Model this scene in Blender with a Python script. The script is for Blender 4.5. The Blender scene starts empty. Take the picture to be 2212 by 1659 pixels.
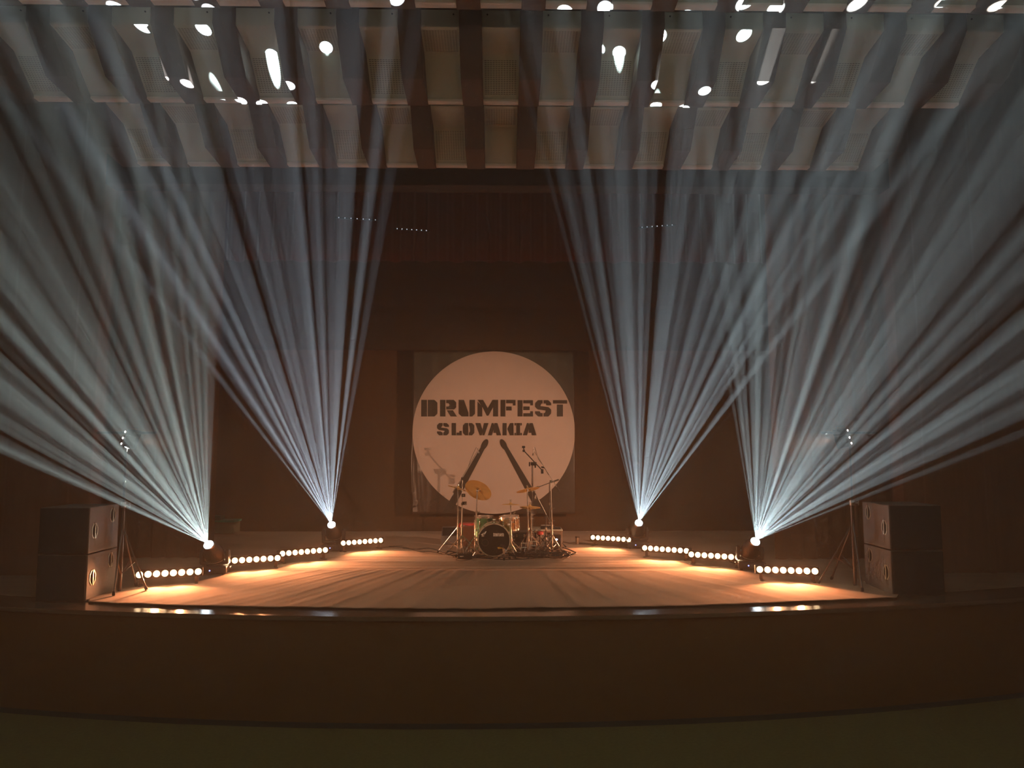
import bpy, bmesh, math, random
from mathutils import Vector, Matrix, noise
PI = math.pi
R = math.radians
S = bpy.context.scene
C = S.collection
random.seed(7)

# ------------------------------------------------------------------ camera, air, exposure
FPX = 1600.0
cam = bpy.data.cameras.new('camera')
cam.lens = FPX / 2212 * 36
cam.sensor_width = 36
cam.clip_end = 200
camo = bpy.data.objects.new('camera', cam)
C.objects.link(camo)
S.camera = camo
EYE = Vector((0, 0, 2.77))
camo.location = EYE
PITCH, YAW = 0.08883, 0.015624
camo.rotation_euler = (PI / 2 + PITCH, 0, -YAW)

world = bpy.data.worlds.new('world')
S.world = world
world.use_nodes = True
wn = world.node_tree
wn.nodes.clear()
wo = wn.nodes.new('ShaderNodeOutputWorld')
wv = wn.nodes.new('ShaderNodeVolumeScatter')          # stage haze fills the whole hall
wv.inputs['Color'].default_value = (1, 1, 1, 1)
wv.inputs['Density'].default_value = 0.0075
wv.inputs['Anisotropy'].default_value = 0.25
wn.links.new(wv.outputs[0], wo.inputs['Volume'])

S.view_settings.view_transform = 'Standard'
S.view_settings.look = 'None'
S.view_settings.gamma = 1
S.view_settings.exposure = 0.0
S.view_settings.use_curve_mapping = False
S.cycles.use_denoising = True
S.cycles.denoising_input_passes = 'RGB_ALBEDO'
S.cycles.max_bounces = 4
S.cycles.diffuse_bounces = 2
S.cycles.glossy_bounces = 3
S.cycles.transmission_bounces = 2
S.cycles.volume_bounces = 1
S.cycles.sample_clamp_indirect = 6.0
S.cycles.caustics_reflective = False
S.cycles.caustics_refractive = False

STAGE = 1.1          # stage height over the hall floor
fw = Vector((math.sin(YAW) * math.cos(PITCH), math.cos(YAW) * math.cos(PITCH), math.sin(PITCH)))
rt = Vector((math.cos(YAW), -math.sin(YAW), 0))
up = rt.cross(fw)


def ray(px, py):
    return fw + rt * ((px - 1106) / FPX) - up * ((py - 829.5) / FPX)


def W(px, py, Y):
    d = ray(px, py)
    return EYE + d * (Y / d.y)


def F(px, py, z=STAGE):
    d = ray(px, py)
    return EYE + d * ((z - EYE.z) / d.z)


# ------------------------------------------------------------------ lights of the hall
def lamp(name, kind, loc, energy, color, aim=None, size=0.1, spot=None, blend=0.3, sy=None, parent=None):
    L = bpy.data.lights.new(name, kind)
    L.energy = energy
    L.color = color
    if kind == 'AREA':
        L.size = size
        if sy:
            L.shape = 'RECTANGLE'
            L.size_y = sy
    else:
        L.shadow_soft_size = size
    if spot:
        L.spot_size = spot
        L.spot_blend = blend
    o = bpy.data.objects.new(name, L)
    C.objects.link(o)
    o.location = loc
    if aim is not None:
        o.rotation_euler = Vector(aim).to_track_quat('-Z', 'Y').to_euler()
    if parent:
        o.parent = parent
    return o


def gobo_spot(loc, tilt, lat, ha, E, seed, col, scale, lo=0.145, hi=0.185):
    t, l = R(tilt), R(lat)
    a = Vector((math.sin(l), -math.sin(t) * math.cos(l), math.cos(t) * math.cos(l)))
    o = lamp('beam_light', 'SPOT', Vector(loc) + a * 0.02, E, col, a, 0.0, R(2 * ha), 0.06)
    L = o.data
    L.use_nodes = True
    N, K = L.node_tree.nodes, L.node_tree.links
    em = N['Emission']
    tc = N.new('ShaderNodeTexCoord')
    sep = N.new('ShaderNodeSeparateXYZ')
    K.new(tc.outputs['Normal'], sep.inputs[0])

    def m(op, p, q=None):
        n = N.new('ShaderNodeMath')
        n.operation = op
        for i, v in enumerate((p, q)):
            if v is None:
                continue
            if isinstance(v, (int, float)):
                n.inputs[i].default_value = v
            else:
                K.new(v, n.inputs[i])
        return n.outputs[0]
    u = m('DIVIDE', sep.outputs[0], sep.outputs[2])
    v = m('DIVIDE', sep.outputs[1], sep.outputs[2])
    cb = N.new('ShaderNodeCombineXYZ')
    K.new(m('ADD', u, seed * 3.7), cb.inputs[0])
    K.new(v, cb.inputs[1])
    vo = N.new('ShaderNodeTexVoronoi')
    vo.voronoi_dimensions = '2D'
    vo.inputs['Scale'].default_value = scale
    vo.inputs['Randomness'].default_value = 0.85
    K.new(cb.outputs[0], vo.inputs['Vector'])
    mr = N.new('ShaderNodeMapRange')
    mr.inputs['From Min'].default_value = hi
    mr.inputs['From Max'].default_value = lo
    K.new(vo.outputs['Distance'], mr.inputs['Value'])
    K.new(mr.outputs[0], em.inputs['Strength'])
    return a


HEADS = [  # lens centre, tilt towards the hall, sideways lean, half opening, power, seed, colour
    (W(450, 1176, 10.0), 50, -4, 21.5, 47000, 1, (0.80, 1.0, 0.95), 14),
    (W(716, 1133, 12.25), 50, 1, 14.5, 74000, 2, (0.72, 0.88, 1.0), 17.5),
    (W(1380, 1129, 12.55), 52, -1, 15.0, 74000, 3, (0.72, 0.92, 1.0), 17.5),
    (W(1632, 1169, 10.3), 50, 4, 23.5, 47000, 4, (0.76, 0.97, 1.0), 14),
]
HEAD_AIM = [gobo_spot(*h) for h in HEADS]
# added warm fill far back over the audience, lifts apron and hall floor
lamp('fill_lamp', 'AREA', (0, -4.5, 6.5), 115, (1.0, 0.72, 0.35), (0, 0.55, -1), 5.0, sy=2.0)

# ------------------------------------------------------------------ materials
MATS = {}


def mat(name, col, rough=0.6, metal=0.0, emit=None, es=0.0, noise_amt=0.0, nscale=8.0, bump=0.0, bscale=40.0,
        spec=0.5, col2=None, stretch=(1, 1, 1), sheen=0.0):
    if name in MATS:
        return MATS[name]
    m = bpy.data.materials.new(name)
    m.use_nodes = True
    nt = m.node_tree
    b = nt.nodes['Principled BSDF']
    b.inputs['Base Color'].default_value = (*col, 1)
    b.inputs['Roughness'].default_value = rough
    b.inputs['Metallic'].default_value = metal
    b.inputs['Specular IOR Level'].default_value = spec
    if sheen:
        b.inputs['Sheen Weight'].default_value = sheen
    if emit:
        b.inputs['Emission Color'].default_value = (*emit, 1)
        b.inputs['Emission Strength'].default_value = es
        m.cycles.emission_sampling = 'NONE'
    tc = nt.nodes.new('ShaderNodeTexCoord')
    mp = nt.nodes.new('ShaderNodeMapping')
    mp.inputs['Scale'].default_value = stretch
    nt.links.new(tc.outputs['Object'], mp.inputs['Vector'])
    if noise_amt or col2:
        n = nt.nodes.new('ShaderNodeTexNoise')
        n.inputs['Scale'].default_value = nscale
        n.inputs['Detail'].default_value = 4
        nt.links.new(mp.outputs[0], n.inputs['Vector'])
        mx = nt.nodes.new('ShaderNodeMix')
        mx.data_type = 'RGBA'
        mx.inputs[6].default_value = (*[c * (1 - noise_amt) for c in col], 1)
        mx.inputs[7].default_value = (*(col2 or [min(1, c * (1 + noise_amt)) for c in col]), 1)
        nt.links.new(n.outputs[0], mx.inputs[0])
        nt.links.new(mx.outputs[2], b.inputs['Base Color'])
    if bump:
        n2 = nt.nodes.new('ShaderNodeTexNoise')
        n2.inputs['Scale'].default_value = bscale
        n2.inputs['Detail'].default_value = 3
        nt.links.new(mp.outputs[0], n2.inputs['Vector'])
        bp = nt.nodes.new('ShaderNodeBump')
        bp.inputs['Strength'].default_value = bump
        bp.inputs['Distance'].default_value = 0.01
        nt.links.new(n2.outputs[0], bp.inputs['Height'])
        nt.links.new(bp.outputs[0], b.inputs['Normal'])
    MATS[name] = m
    return m


M_black = mat('black_paint', (0.018, 0.017, 0.017), 0.5, bump=0.2, bscale=200)
M_plastic = mat('black_plastic', (0.02, 0.02, 0.022), 0.35)
M_rubber = mat('rubber', (0.015, 0.015, 0.015), 0.8)
M_chrome = mat('chrome', (0.92, 0.88, 0.82), 0.20, 1.0)
M_steel = mat('brushed_steel', (0.45, 0.42, 0.38), 0.35, 1.0)
M_darkmetal = mat('dark_metal', (0.12, 0.10, 0.09), 0.4, 0.8)
M_brass = mat('cymbal_bronze', (0.95, 0.62, 0.24), 0.40, 0.4, noise_amt=0.12, nscale=14)
M_cable = mat('cable_rubber', (0.02, 0.018, 0.016), 0.55)
M_rib = mat('rib_wood', (0.105, 0.068, 0.050), 0.55, noise_amt=0.25, nscale=5, stretch=(1, 0.3, 1))
M_lip = mat('panel_edge', (0.85, 0.80, 0.74), 0.6)
M_beam = mat('ceiling_beam_paint', (0.10, 0.075, 0.055), 0.7)
M_wallwood = mat('wall_panelling', (0.17, 0.075, 0.038), 0.55, noise_amt=0.3, nscale=3, stretch=(4, 4, 0.5))
M_void = mat('dark_plaster', (0.05, 0.04, 0.035), 0.9)
M_drape = mat('black_drape', (0.060, 0.038, 0.022), 0.95, sheen=0.2)
M_leg = mat('brown_drape', (0.21, 0.090, 0.040), 0.95)
M_backdrop = mat('hazelit_backdrop_cloth', (0.14, 0.070, 0.032), 0.95)  # black curtain, the brown of the lit haze put into its colour
M_red = mat('red_velvet', (0.10, 0.016, 0.014), 0.9, sheen=0.4)
M_apron = mat('apron_panel', (0.15, 0.070, 0.025), 0.45, noise_amt=0.12, nscale=2, stretch=(1, 1, 4))
M_hallfloor = mat('hall_carpet', (0.165, 0.122, 0.034), 0.95, noise_amt=0.3, nscale=30, bump=0.4, bscale=300)


def panel_material(name, perforated, along_u):
    m = bpy.data.materials.new(name)
    m.use_nodes = True
    nt = m.node_tree
    b = nt.nodes['Principled BSDF']
    b.inputs['Roughness'].default_value = 0.55
    base = (0.50, 0.52, 0.43)
    b.inputs['Base Color'].default_value = (*base, 1)
    if not perforated:
        return m
    uv = nt.nodes.new('ShaderNodeUVMap')
    sp = nt.nodes.new('ShaderNodeSeparateXYZ')
    nt.links.new(uv.outputs[0], sp.inputs[0])

    def ma(op, a, c=None, d=None):
        n = nt.nodes.new('ShaderNodeMath')
        n.operation = op
        for i, v in enumerate((a, c, d)):
            if v is None:
                continue
            if isinstance(v, (int, float)):
                n.inputs[i].default_value = v
            else:
                nt.links.new(v, n.inputs[i])
        return n.outputs[0]

    def band(src, n, duty, lo, hi):
        fr = ma('FRACT', ma('MULTIPLY', src, n))
        on = ma('LESS_THAN', fr, duty)
        return ma('MULTIPLY', on, ma('MULTIPLY', ma('GREATER_THAN', src, lo), ma('LESS_THAN', src, hi)))
    hx = band(sp.outputs[0], 14, 0.70, 0.065, 0.935)
    hy = band(sp.outputs[1], 24, 0.34, 0.10, 0.90)
    msk = ma('MULTIPLY', hx, hy)
    mx = nt.nodes.new('ShaderNodeMix')
    mx.data_type = 'RGBA'
    mx.inputs[6].default_value = (*base, 1)
    mx.inputs[7].default_value = (0.10, 0.09, 0.07, 1)
    nt.links.new(msk, mx.inputs[0])
    nt.links.new(mx.outputs[2], b.inputs['Base Color'])
    return m


M_plain = panel_material('plain_acoustic_panel', False, True)
M_perf = panel_material('slotted_acoustic_panel', True, True)


def carpet_material(name, col, angle_x, seed):
    m = bpy.data.materials.new(name)
    m.use_nodes = True
    nt = m.node_tree
    b = nt.nodes['Principled BSDF']
    b.inputs['Roughness'].default_value = 0.9
    b.inputs['Sheen Weight'].default_value = 0.15
    tc = nt.nodes.new('ShaderNodeTexCoord')
    n = nt.nodes.new('ShaderNodeTexNoise')
    n.inputs['Scale'].default_value = 60
    n.inputs['Detail'].default_value = 5
    nt.links.new(tc.outputs['Object'], n.inputs['Vector'])
    n3 = nt.nodes.new('ShaderNodeTexNoise')
    n3.inputs['Scale'].default_value = 1.3
    n3.inputs['Detail'].default_value = 3
    nt.links.new(tc.outputs['Object'], n3.inputs['Vector'])
    mx = nt.nodes.new('ShaderNodeMix')
    mx.data_type = 'RGBA'
    mx.inputs[6].default_value = (*[c * 0.72 for c in col], 1)
    mx.inputs[7].default_value = (*[c * 1.2 for c in col], 1)
    av = nt.nodes.new('ShaderNodeMath')
    av.operation = 'MULTIPLY_ADD'
    av.inputs[1].default_value = 0.6
    nt.links.new(n.outputs[0], av.inputs[0])
    sc = nt.nodes.new('ShaderNodeMath')
    sc.operation = 'MULTIPLY'
    sc.inputs[1].default_value = 0.4
    nt.links.new(n3.outputs[0], sc.inputs[0])
    nt.links.new(sc.outputs[0], av.inputs[2])
    nt.links.new(av.outputs[0], mx.inputs[0])
    nt.links.new(mx.outputs[2], b.inputs['Base Color'])
    bp = nt.nodes.new('ShaderNodeBump')
    bp.inputs['Strength'].default_value = 0.5
    bp.inputs['Distance'].default_value = 0.006
    nt.links.new(n.outputs[0], bp.inputs['Height'])
    nt.links.new(bp.outputs[0], b.inputs['Normal'])
    return m


M_cloth_front = carpet_material('front_stage_cloth', (0.43, 0.255, 0.155), 1, 1)
M_cloth_rear = carpet_material('rear_stage_cloth', (0.48, 0.30, 0.185), 1, 2)


# ------------------------------------------------------------------ mesh helpers
def world_of(o):
    m = o.matrix_basis.copy()
    while o.parent is not None:
        o = o.parent
        m = o.matrix_basis @ m
    return m


def finish(name, bm, m, parent=None, smooth=False, mats=None):
    me = bpy.data.meshes.new(name)
    bmesh.ops.recalc_face_normals(bm, faces=bm.faces)
    if parent is not None:
        bmesh.ops.transform(bm, matrix=world_of(parent).inverted(), verts=bm.verts)
    bm.to_mesh(me)
    bm.free()
    for mm in (mats or [m]):
        me.materials.append(mm)
    if smooth:
        for p in me.polygons:
            p.use_smooth = True
        try:
            me.set_sharp_from_angle(angle=R(40))
        except Exception:
            pass
    o = bpy.data.objects.new(name, me)
    C.objects.link(o)
    if parent is not None:
        o.parent = parent
    return o


def tag(o, label=None, cat=None, group=None, kind=None):
    if label:
        o['label'] = label
    if cat:
        o['category'] = cat
    if group:
        o['group'] = group
    if kind:
        o['kind'] = kind
    return o


def thing(name, label, cat, loc, rz=0, group=None):
    o = bpy.data.objects.new(name, None)
    C.objects.link(o)
    o.empty_display_size = 0.1
    o.location = loc
    o.rotation_euler = (0, 0, rz)
    return tag(o, label, cat, group)


def box(bm, a, b, M=None, bev=0.0):
    r = bmesh.ops.create_cube(bm, size=1)
    vs = r['verts']
    for v in vs:
        v.co = Vector([(a[i] + b[i]) / 2 + v.co[i] * (b[i] - a[i]) for i in range(3)])
    if bev:
        es = list({e for v in vs for e in v.link_edges})
        g = bmesh.ops.bevel(bm, geom=es, offset=bev, segments=2, affect='EDGES', profile=0.6)
        vs = list({v for f in g['faces'] for v in f.verts} | {v for v in vs if v.is_valid})
        seen = set()
        stack = [vs[0]]
        while stack:
            v = stack.pop()
            if v in seen:
                continue
            seen.add(v)
            for e in v.link_edges:
                stack.append(e.other_vert(v))
        vs = list(seen)
    if M is not None:
        bmesh.ops.transform(bm, matrix=M, verts=vs)
    return vs


def frame_z(d):
    return Vector(d).normalized().to_track_quat('Z', 'Y').to_matrix().to_4x4()


def cyl(bm, p, q, r1, r2=None, seg=12, caps=True):
    p, q = Vector(p), Vector(q)
    r2 = r1 if r2 is None else r2
    M = frame_z(q - p)
    rings = []
    for c, r in ((p, r1), (q, r2)):
        rings.append([bm.verts.new(c + (M @ Vector((math.cos(2 * PI * i / seg) * r, math.sin(2 * PI * i / seg) * r, 0)))) for i in range(seg)])
    for i in range(seg):
        j = (i + 1) % seg
        bm.faces.new((rings[0][i], rings[0][j], rings[1][j], rings[1][i]))
    if caps:
        bm.faces.new(rings[0][::-1])
        bm.faces.new(rings[1])


def tube(bm, pts, r, seg=8):
    pts = [Vector(p) for p in pts]
    rings = []
    prev = None
    for i, p in enumerate(pts):
        d = (pts[min(i + 1, len(pts) - 1)] - pts[max(i - 1, 0)])
        if d.length < 1e-7:
            d = Vector((0, 0, 1))
        d.normalize()
        if prev is None:
            a = d.orthogonal().normalized()
        else:
            a = prev - d * prev.dot(d)
            a = a.normalized() if a.length > 1e-6 else d.orthogonal().normalized()
        prev = a
        b = d.cross(a)
        rr = r[i] if isinstance(r, (list, tuple)) else r
        rings.append([bm.verts.new(p + (a * math.cos(2 * PI * k / seg) + b * math.sin(2 * PI * k / seg)) * rr) for k in range(seg)])
    for i in range(len(rings) - 1):
        for k in range(seg):
            j = (k + 1) % seg
            bm.faces.new((rings[i][k], rings[i][j], rings[i + 1][j], rings[i + 1][k]))
    bm.faces.new(rings[0][::-1])
    bm.faces.new(rings[-1])


def lathe(bm, prof, M=None, seg=32, close=True):
    """prof: list of (radius, height) along local Z."""
    M = M or Matrix()
    rings = []
    for r, z in prof:
        if r < 1e-6:
            rings.append([bm.verts.new(M @ Vector((0, 0, z)))])
        else:
            rings.append([bm.verts.new(M @ Vector((r * math.cos(2 * PI * i / seg), r * math.sin(2 * PI * i / seg), z))) for i in range(seg)])
    for a, b in zip(rings, rings[1:]):
        for i in range(seg):
            j = (i + 1) % seg
            if len(a) == 1 and len(b) == 1:
                continue
            if len(a) == 1:
                bm.faces.new((a[0], b[i], b[j]))
            elif len(b) == 1:
                bm.faces.new((a[i], a[j], b[0]))
            else:
                bm.faces.new((a[i], a[j], b[j], b[i]))


def spline(ctrl, n=8):
    ctrl = [Vector(c) for c in ctrl]
    P = [ctrl[0]] + ctrl + [ctrl[-1]]
    out = []
    for i in range(1, len(P) - 2):
        p0, p1, p2, p3 = P[i - 1:i + 3]
        for k in range(n):
            t = k / n
            out.append(0.5 * ((2 * p1) + (p2 - p0) * t + (2 * p0 - 5 * p1 + 4 * p2 - p3) * t * t + (3 * p1 - p0 - 3 * p2 + p3) * t ** 3))
    out.append(ctrl[-1])
    return out


def part(name, m, parent, fn, smooth=True, label=None):
    bm = bmesh.new()
    fn(bm)
    o = finish(name, bm, m, parent, smooth)
    if label:
        o['label'] = label
    return o


# ------------------------------------------------------------------ hall shell
def struct(name, m, fn):
    bm = bmesh.new()
    fn(bm)
    o = finish(name, bm, m)
    o['kind'] = 'structure'
    return o


struct('floor', M_hallfloor, lambda b: box(b, (-9, -7, -0.2), (9, 17, 0)))
struct('ceiling', mat('pale_plaster', (0.32, 0.36, 0.31), 0.9), lambda b: box(b, (-9, -7, 9.2), (9, 17, 9.4)))
struct('wall_left', M_wallwood, lambda b: box(b, (-8.2, -7, 0), (-8.0, 10.2, 9.2)))
struct('wall_right', M_wallwood, lambda b: box(b, (8.0, -7, 0), (8.2, 10.2, 9.2)))
struct('wall_rear', M_void, lambda b: box(b, (-8.2, -7.2, 0), (8.2, -7.0, 9.2)))
struct('wall_back', M_void, lambda b: box(b, (-8.0, 16.2, STAGE), (8.0, 16.4, 9.2)))
struct('wall_stage_left', M_void, lambda b: box(b, (-8.2, 10.5, STAGE), (-8.0, 16.4, 9.2)))
struct('wall_stage_right', M_void, lambda b: box(b, (8.0, 10.5, STAGE), (8.2, 16.4, 9.2)))
PY = 10.2
OPEN = 5.55


def pros(b, s):
    x0, x1 = sorted((s * OPEN, s * 8.0))
    box(b, (x0, PY, STAGE), (x1, PY + 0.3, 9.2))
    for k in range(3):                                    # shallow pilaster boards on the wall
        xx = s * (OPEN + 0.28 + k * 0.85)
        a, c = sorted((xx, xx + s * 0.07))
        box(b, (a, PY - 0.05, STAGE), (c, PY, 9.2))


struct('wall_proscenium_left', M_wallwood, lambda b: pros(b, -1))
struct('wall_proscenium_right', M_wallwood, lambda b: pros(b, 1))
struct('wall_proscenium_top', M_void, lambda b: box(b, (-OPEN, PY, 6.50), (OPEN, PY + 0.3, 9.2)))


# apron: a gently bowed front
AR = 22.8
AC = (-0.30, 7.64 + AR)


def front_y(x, off=0.0):
    return AC[1] - math.sqrt((AR - off) ** 2 - (x - AC[0]) ** 2)


NX = 64
xs = [-8.0 + 16.0 * i / NX for i in range(NX + 1)]


def bowed(b, z0, z1, off_f, back, off_b=None):
    """solid slab whose front follows the bow; back is a y value or an offset from the bow"""
    rows = []
    for x in xs:
        yf = front_y(x, off_f)
        yb = back if off_b is None else front_y(x, off_b)
        rows.append([b.verts.new((x, yf, z0)), b.verts.new((x, yf, z1)), b.verts.new((x, yb, z1)), b.verts.new((x, yb, z0))])
    for p, q in zip(rows, rows[1:]):
        for k in range(4):
            l = (k + 1) % 4
            b.faces.new((p[k], q[k], q[l], p[l]))
    b.faces.new(rows[0])
    b.faces.new(rows[-1][::-1])


struct('wall_front', M_apron, lambda b: bowed(b, 0, STAGE - 0.045, 0.03, 0, 0.2))
struct('baseboard_front', M_void, lambda b: bowed(b, 0, 0.05, 0.015, 0, 0.03))
M_ledge = mat('varnished_ledge', (0.15, 0.095, 0.065), 0.16, bump=0.10, bscale=9, stretch=(1, 6, 1), spec=0.8)
struct('trim_1', M_ledge, lambda b: bowed(b, STAGE - 0.045, STAGE, -0.01, 0, 0.50))
M_board = mat('stage_boards', (0.30, 0.19, 0.12), 0.5, noise_amt=0.3, nscale=4, stretch=(0.4, 6, 1))
struct('floor_stage', M_board, lambda b: bowed(b, STAGE - 0.25, STAGE - 0.002, 0.45, 16.2))


# stage cloths with wrinkles
def cloth(name, m, edge_fn, x0, x1, ny, nx, wrinkle, label, z0):
    bm = bmesh.new()
    grid = []
    for j in range(ny + 1):
        row = []
        for i in range(nx + 1):
            u = i / nx
            v = j / ny
            x = x0(v) * (1 - u) + x1(v) * u
            ya, yb = edge_fn(x)
            y = ya * (1 - v) + yb * v
            row.append(bm.verts.new((x, y, z0 + wrinkle(x, y, u, v))))
        grid.append(row)
    for j in range(ny):
        for i in range(nx):
            bm.faces.new((grid[j][i], grid[j][i + 1], grid[j + 1][i + 1], grid[j + 1][i]))
    o = finish(name, bm, m, None, True)
    s = o.modifiers.new('solid', 'SOLIDIFY')
    s.thickness = 0.003
    s.offset = -1
    tag(o, label, 'stage cloth')
    return o


def wr_front(x, y, u, v):
    # folds fan out from the middle towards the front corners
    w = 0
    for k, (amp, fr, ph) in enumerate(((0.0035, 9.0, 0.3), (0.0038, 21.0, 1.2), (0.0026, 43.0, 2.1))):
        s = x / (0.55 + 0.12 * (9.8 - y))
        w += amp * (0.5 + 0.5 * math.sin(s * fr * 0.5 + ph + 1.6 * noise.noise((x * 0.6, y * 0.8, k)))) ** 2
    w *= 0.5 + 0.8 * max(0, noise.noise((x * 0.9, y * 0.5, 5.0)) + 0.3)
    return w


def wr_rear(x, y, u, v):
    w = 0
    for k, (amp, fr, ph) in enumerate(((0.006, 5.2, 0.0), (0.004, 10.7, 1.0), (0.0025, 23.0, 0.4))):
        w += amp * (0.5 + 0.5 * math.sin(y * fr + ph + 2.2 * noise.noise((x * 0.35, y * 0.7, k + 3)))) ** 2
    return w


cloth('stage_cloth', M_cloth_rear, lambda x: (10.35, 15.9), lambda v: -6.4, lambda v: 6.3, 170, 150, wr_rear,
      'tan cloth with crosswise creases covering the rear of the stage floor', STAGE + 0.004)
cloth('stage_cloth', M_cloth_front, lambda x: (front_y(x, 0.30 + 0.012 * math.sin(x * 2.3) + 0.02 * noise.noise((x * 3, 0, 0))), 10.45 - 0.035 * x + 0.02 * math.sin(x * 3)), lambda v: -4.5 - 0.9 * min(1, v * 1.6), lambda v: 4.45 + 0.9 * min(1, v * 1.6), 60, 420, wr_front,
      'tan cloth with lengthwise folds along the front edge of the stage', STAGE + 0.016)


# ------------------------------------------------------------------ stepped acoustic ceiling
PITCHX = 0.65
RIBW = 0.24


def ceiling_row(dy, dz, n, label, flip):
    T = thing('acoustic_ceiling_row', label, 'ceiling baffles', (0, 8.0 + dy, 2.77 + 4.07 + dz), 0, 'stepped rows of ribs and panels overhead')

    def P(y, z):
        return (y + dy, 2.77 + z + dz)
    top = [P(7.50, 4.66), P(7.51, 4.475), P(7.94, 4.412), P(8.33, 4.085), P(8.425, 4.068)]
    rib = [P(7.485, 4.69), P(7.485, 4.484), P(7.869, 4.084), P(8.43, 4.044), P(8.43, 4.85), P(7.87, 4.92)]
    for k in range(-n, n + 2):
        xr = (k - 0.5) * PITCHX
        bm = bmesh.new()
        a = [bm.verts.new((xr - RIBW / 2, y, z)) for y, z in rib]
        b = [bm.verts.new((xr + RIBW / 2, y, z)) for y, z in rib]
        for i in range(len(rib)):
            j = (i + 1) % len(rib)
            bm.faces.new((a[i], a[j], b[j], b[i]))
        bm.faces.new(a[::-1])
        bm.faces.new(b)
        g = bmesh.ops.bevel(bm, geom=[e for e in bm.edges], offset=0.004, segments=1, affect='EDGES')
        finish('rib', bm, M_rib, T)
    for k in range(-n, n + 1):
        x0 = k * PITCHX - (PITCHX - RIBW) / 2 - 0.01
        x1 = -x0 + 2 * k * PITCHX
        for seg in range(3):
            (ya, za), (yb, zb) = top[seg], top[seg + 1]
            perf = (seg == 2 and (k + flip) % 2 == 0) or (seg == 1 and (k + flip) % 2 == 1)
            bm = bmesh.new()
            uvl = bm.loops.layers.uv.new('UVMap')
            nn = Vector((0, zb - za, -(yb - ya))).normalized()
            if nn.z > 0:
                nn = -nn
            f0 = [Vector((x0, ya, za)), Vector((x1, ya, za)), Vector((x1, yb, zb)), Vector((x0, yb, zb))]
            lo = [bm.verts.new(p) for p in f0]
            hi = [bm.verts.new(p - nn * 0.018) for p in f0]
            fr = bm.faces.new(lo)
            for l, uvc in zip(fr.loops, ((0, 0), (1, 0), (1, 1), (0, 1))):
                l[uvl].uv = uvc
            bm.faces.new(hi[::-1])
            for i in range(4):
                j = (i + 1) % 4
                bm.faces.new((lo[j], lo[i], hi[i], hi[j]))
            finish('panel', bm, M_perf if perf else M_plain, T)
            if seg == 0:      # a small fixing bolt in the upright panel's top corner
                part('bolt', M_black, T, lambda b: lathe(b, [(0.0, 0.006), (0.009, 0.005), (0.009, -0.002)], Matrix.Translation((x1 - 0.07 if k < 0 else x0 + 0.07, ya, za - 0.05)) @ Matrix.Rotation(PI / 2, 4, 'X'), 10))
        bm = bmesh.new()
        (ya, za), (yb, zb) = top[3], top[4]
        box(bm, (x0, ya + 0.0, zb - 0.01), (x1, yb, zb + 0.02))
        finish('edge_strip', bm, M_lip, T)
    # dark backing so nothing above shows between the panels
    w = (n + 0.5) * PITCHX + RIBW / 2
    bm = bmesh.new()
    y0, z0 = P(7.47, 4.70)
    y1, z1 = P(8.42, 4.68)
    box(bm, (-w, y0, z0), (w, y1, z0 + 0.05))
    finish('backing_board', bm, M_beam, T)
    return T


ceiling_row(0, 0, 8, 'middle step of ribs and pale panels in view, widest lit by the beam spots', 0)
ceiling_row(1.145, -0.322, 7, 'step of ribs and pale panels nearest the stage opening', 1)
ceiling_row(-1.351, 0.356, 9, 'step of ribs and pale panels cut off by the top of the photo', 1)
ceiling_row(-2.70, 0.712, 9, 'step of ribs and panels beyond the top of the photo', 0)
struct('trim_2', M_beam, lambda b: (box(b, (-6.6, 7.09, 7.45), (6.6, 7.48, 7.50)), box(b, (-5.6, 8.44, 7.10), (5.6, 8.62, 7.15))))


# ------------------------------------------------------------------ drapes
def drape(name, m, x0, x1, z0, z1, Y, pleat, depth, label, cat, nx=200, hem=0.0, seed=0.0, ang=0.0):
    bm = bmesh.new()
    nz = 14
    g = []
    for j in range(nz + 1):
        v = j / nz
        z = z1 + (z0 - z1) * v
        row = []
        for i in range(nx + 1):
            x = x0 + (x1 - x0) * i / nx
            ph = x / pleat * 2 * PI + 2.0 * noise.noise((x * 0.9 + seed, v * 0.6, seed))
            d = depth * (0.6 + 0.4 * v) * (math.sin(ph) + 0.3 * math.sin(2.3 * ph + 1))
            zz = z + (hem * math.sin(ph * 0.5 + 1) if j == nz else 0)
            yy = Y + d
            row.append(bm.verts.new((x, yy, zz)))
        g.append(row)
    for j in range(nz):
        for i in range(nx):
            bm.faces.new((g[j][i], g[j][i + 1], g[j + 1][i + 1], g[j + 1][i]))
    if ang:
        c = Vector(((x0 + x1) / 2, Y, 0))
        bmesh.ops.rotate(bm, cent=c, matrix=Matrix.Rotation(ang, 3, 'Z'), verts=bm.verts)
    o = finish(name, bm, m, None, True)
    s = o.modifiers.new('solid', 'SOLIDIFY')
    s.thickness = 0.006
    return tag(o, label, cat)


def zat(py, Y):
    return W(1081, py, Y).z


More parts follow.
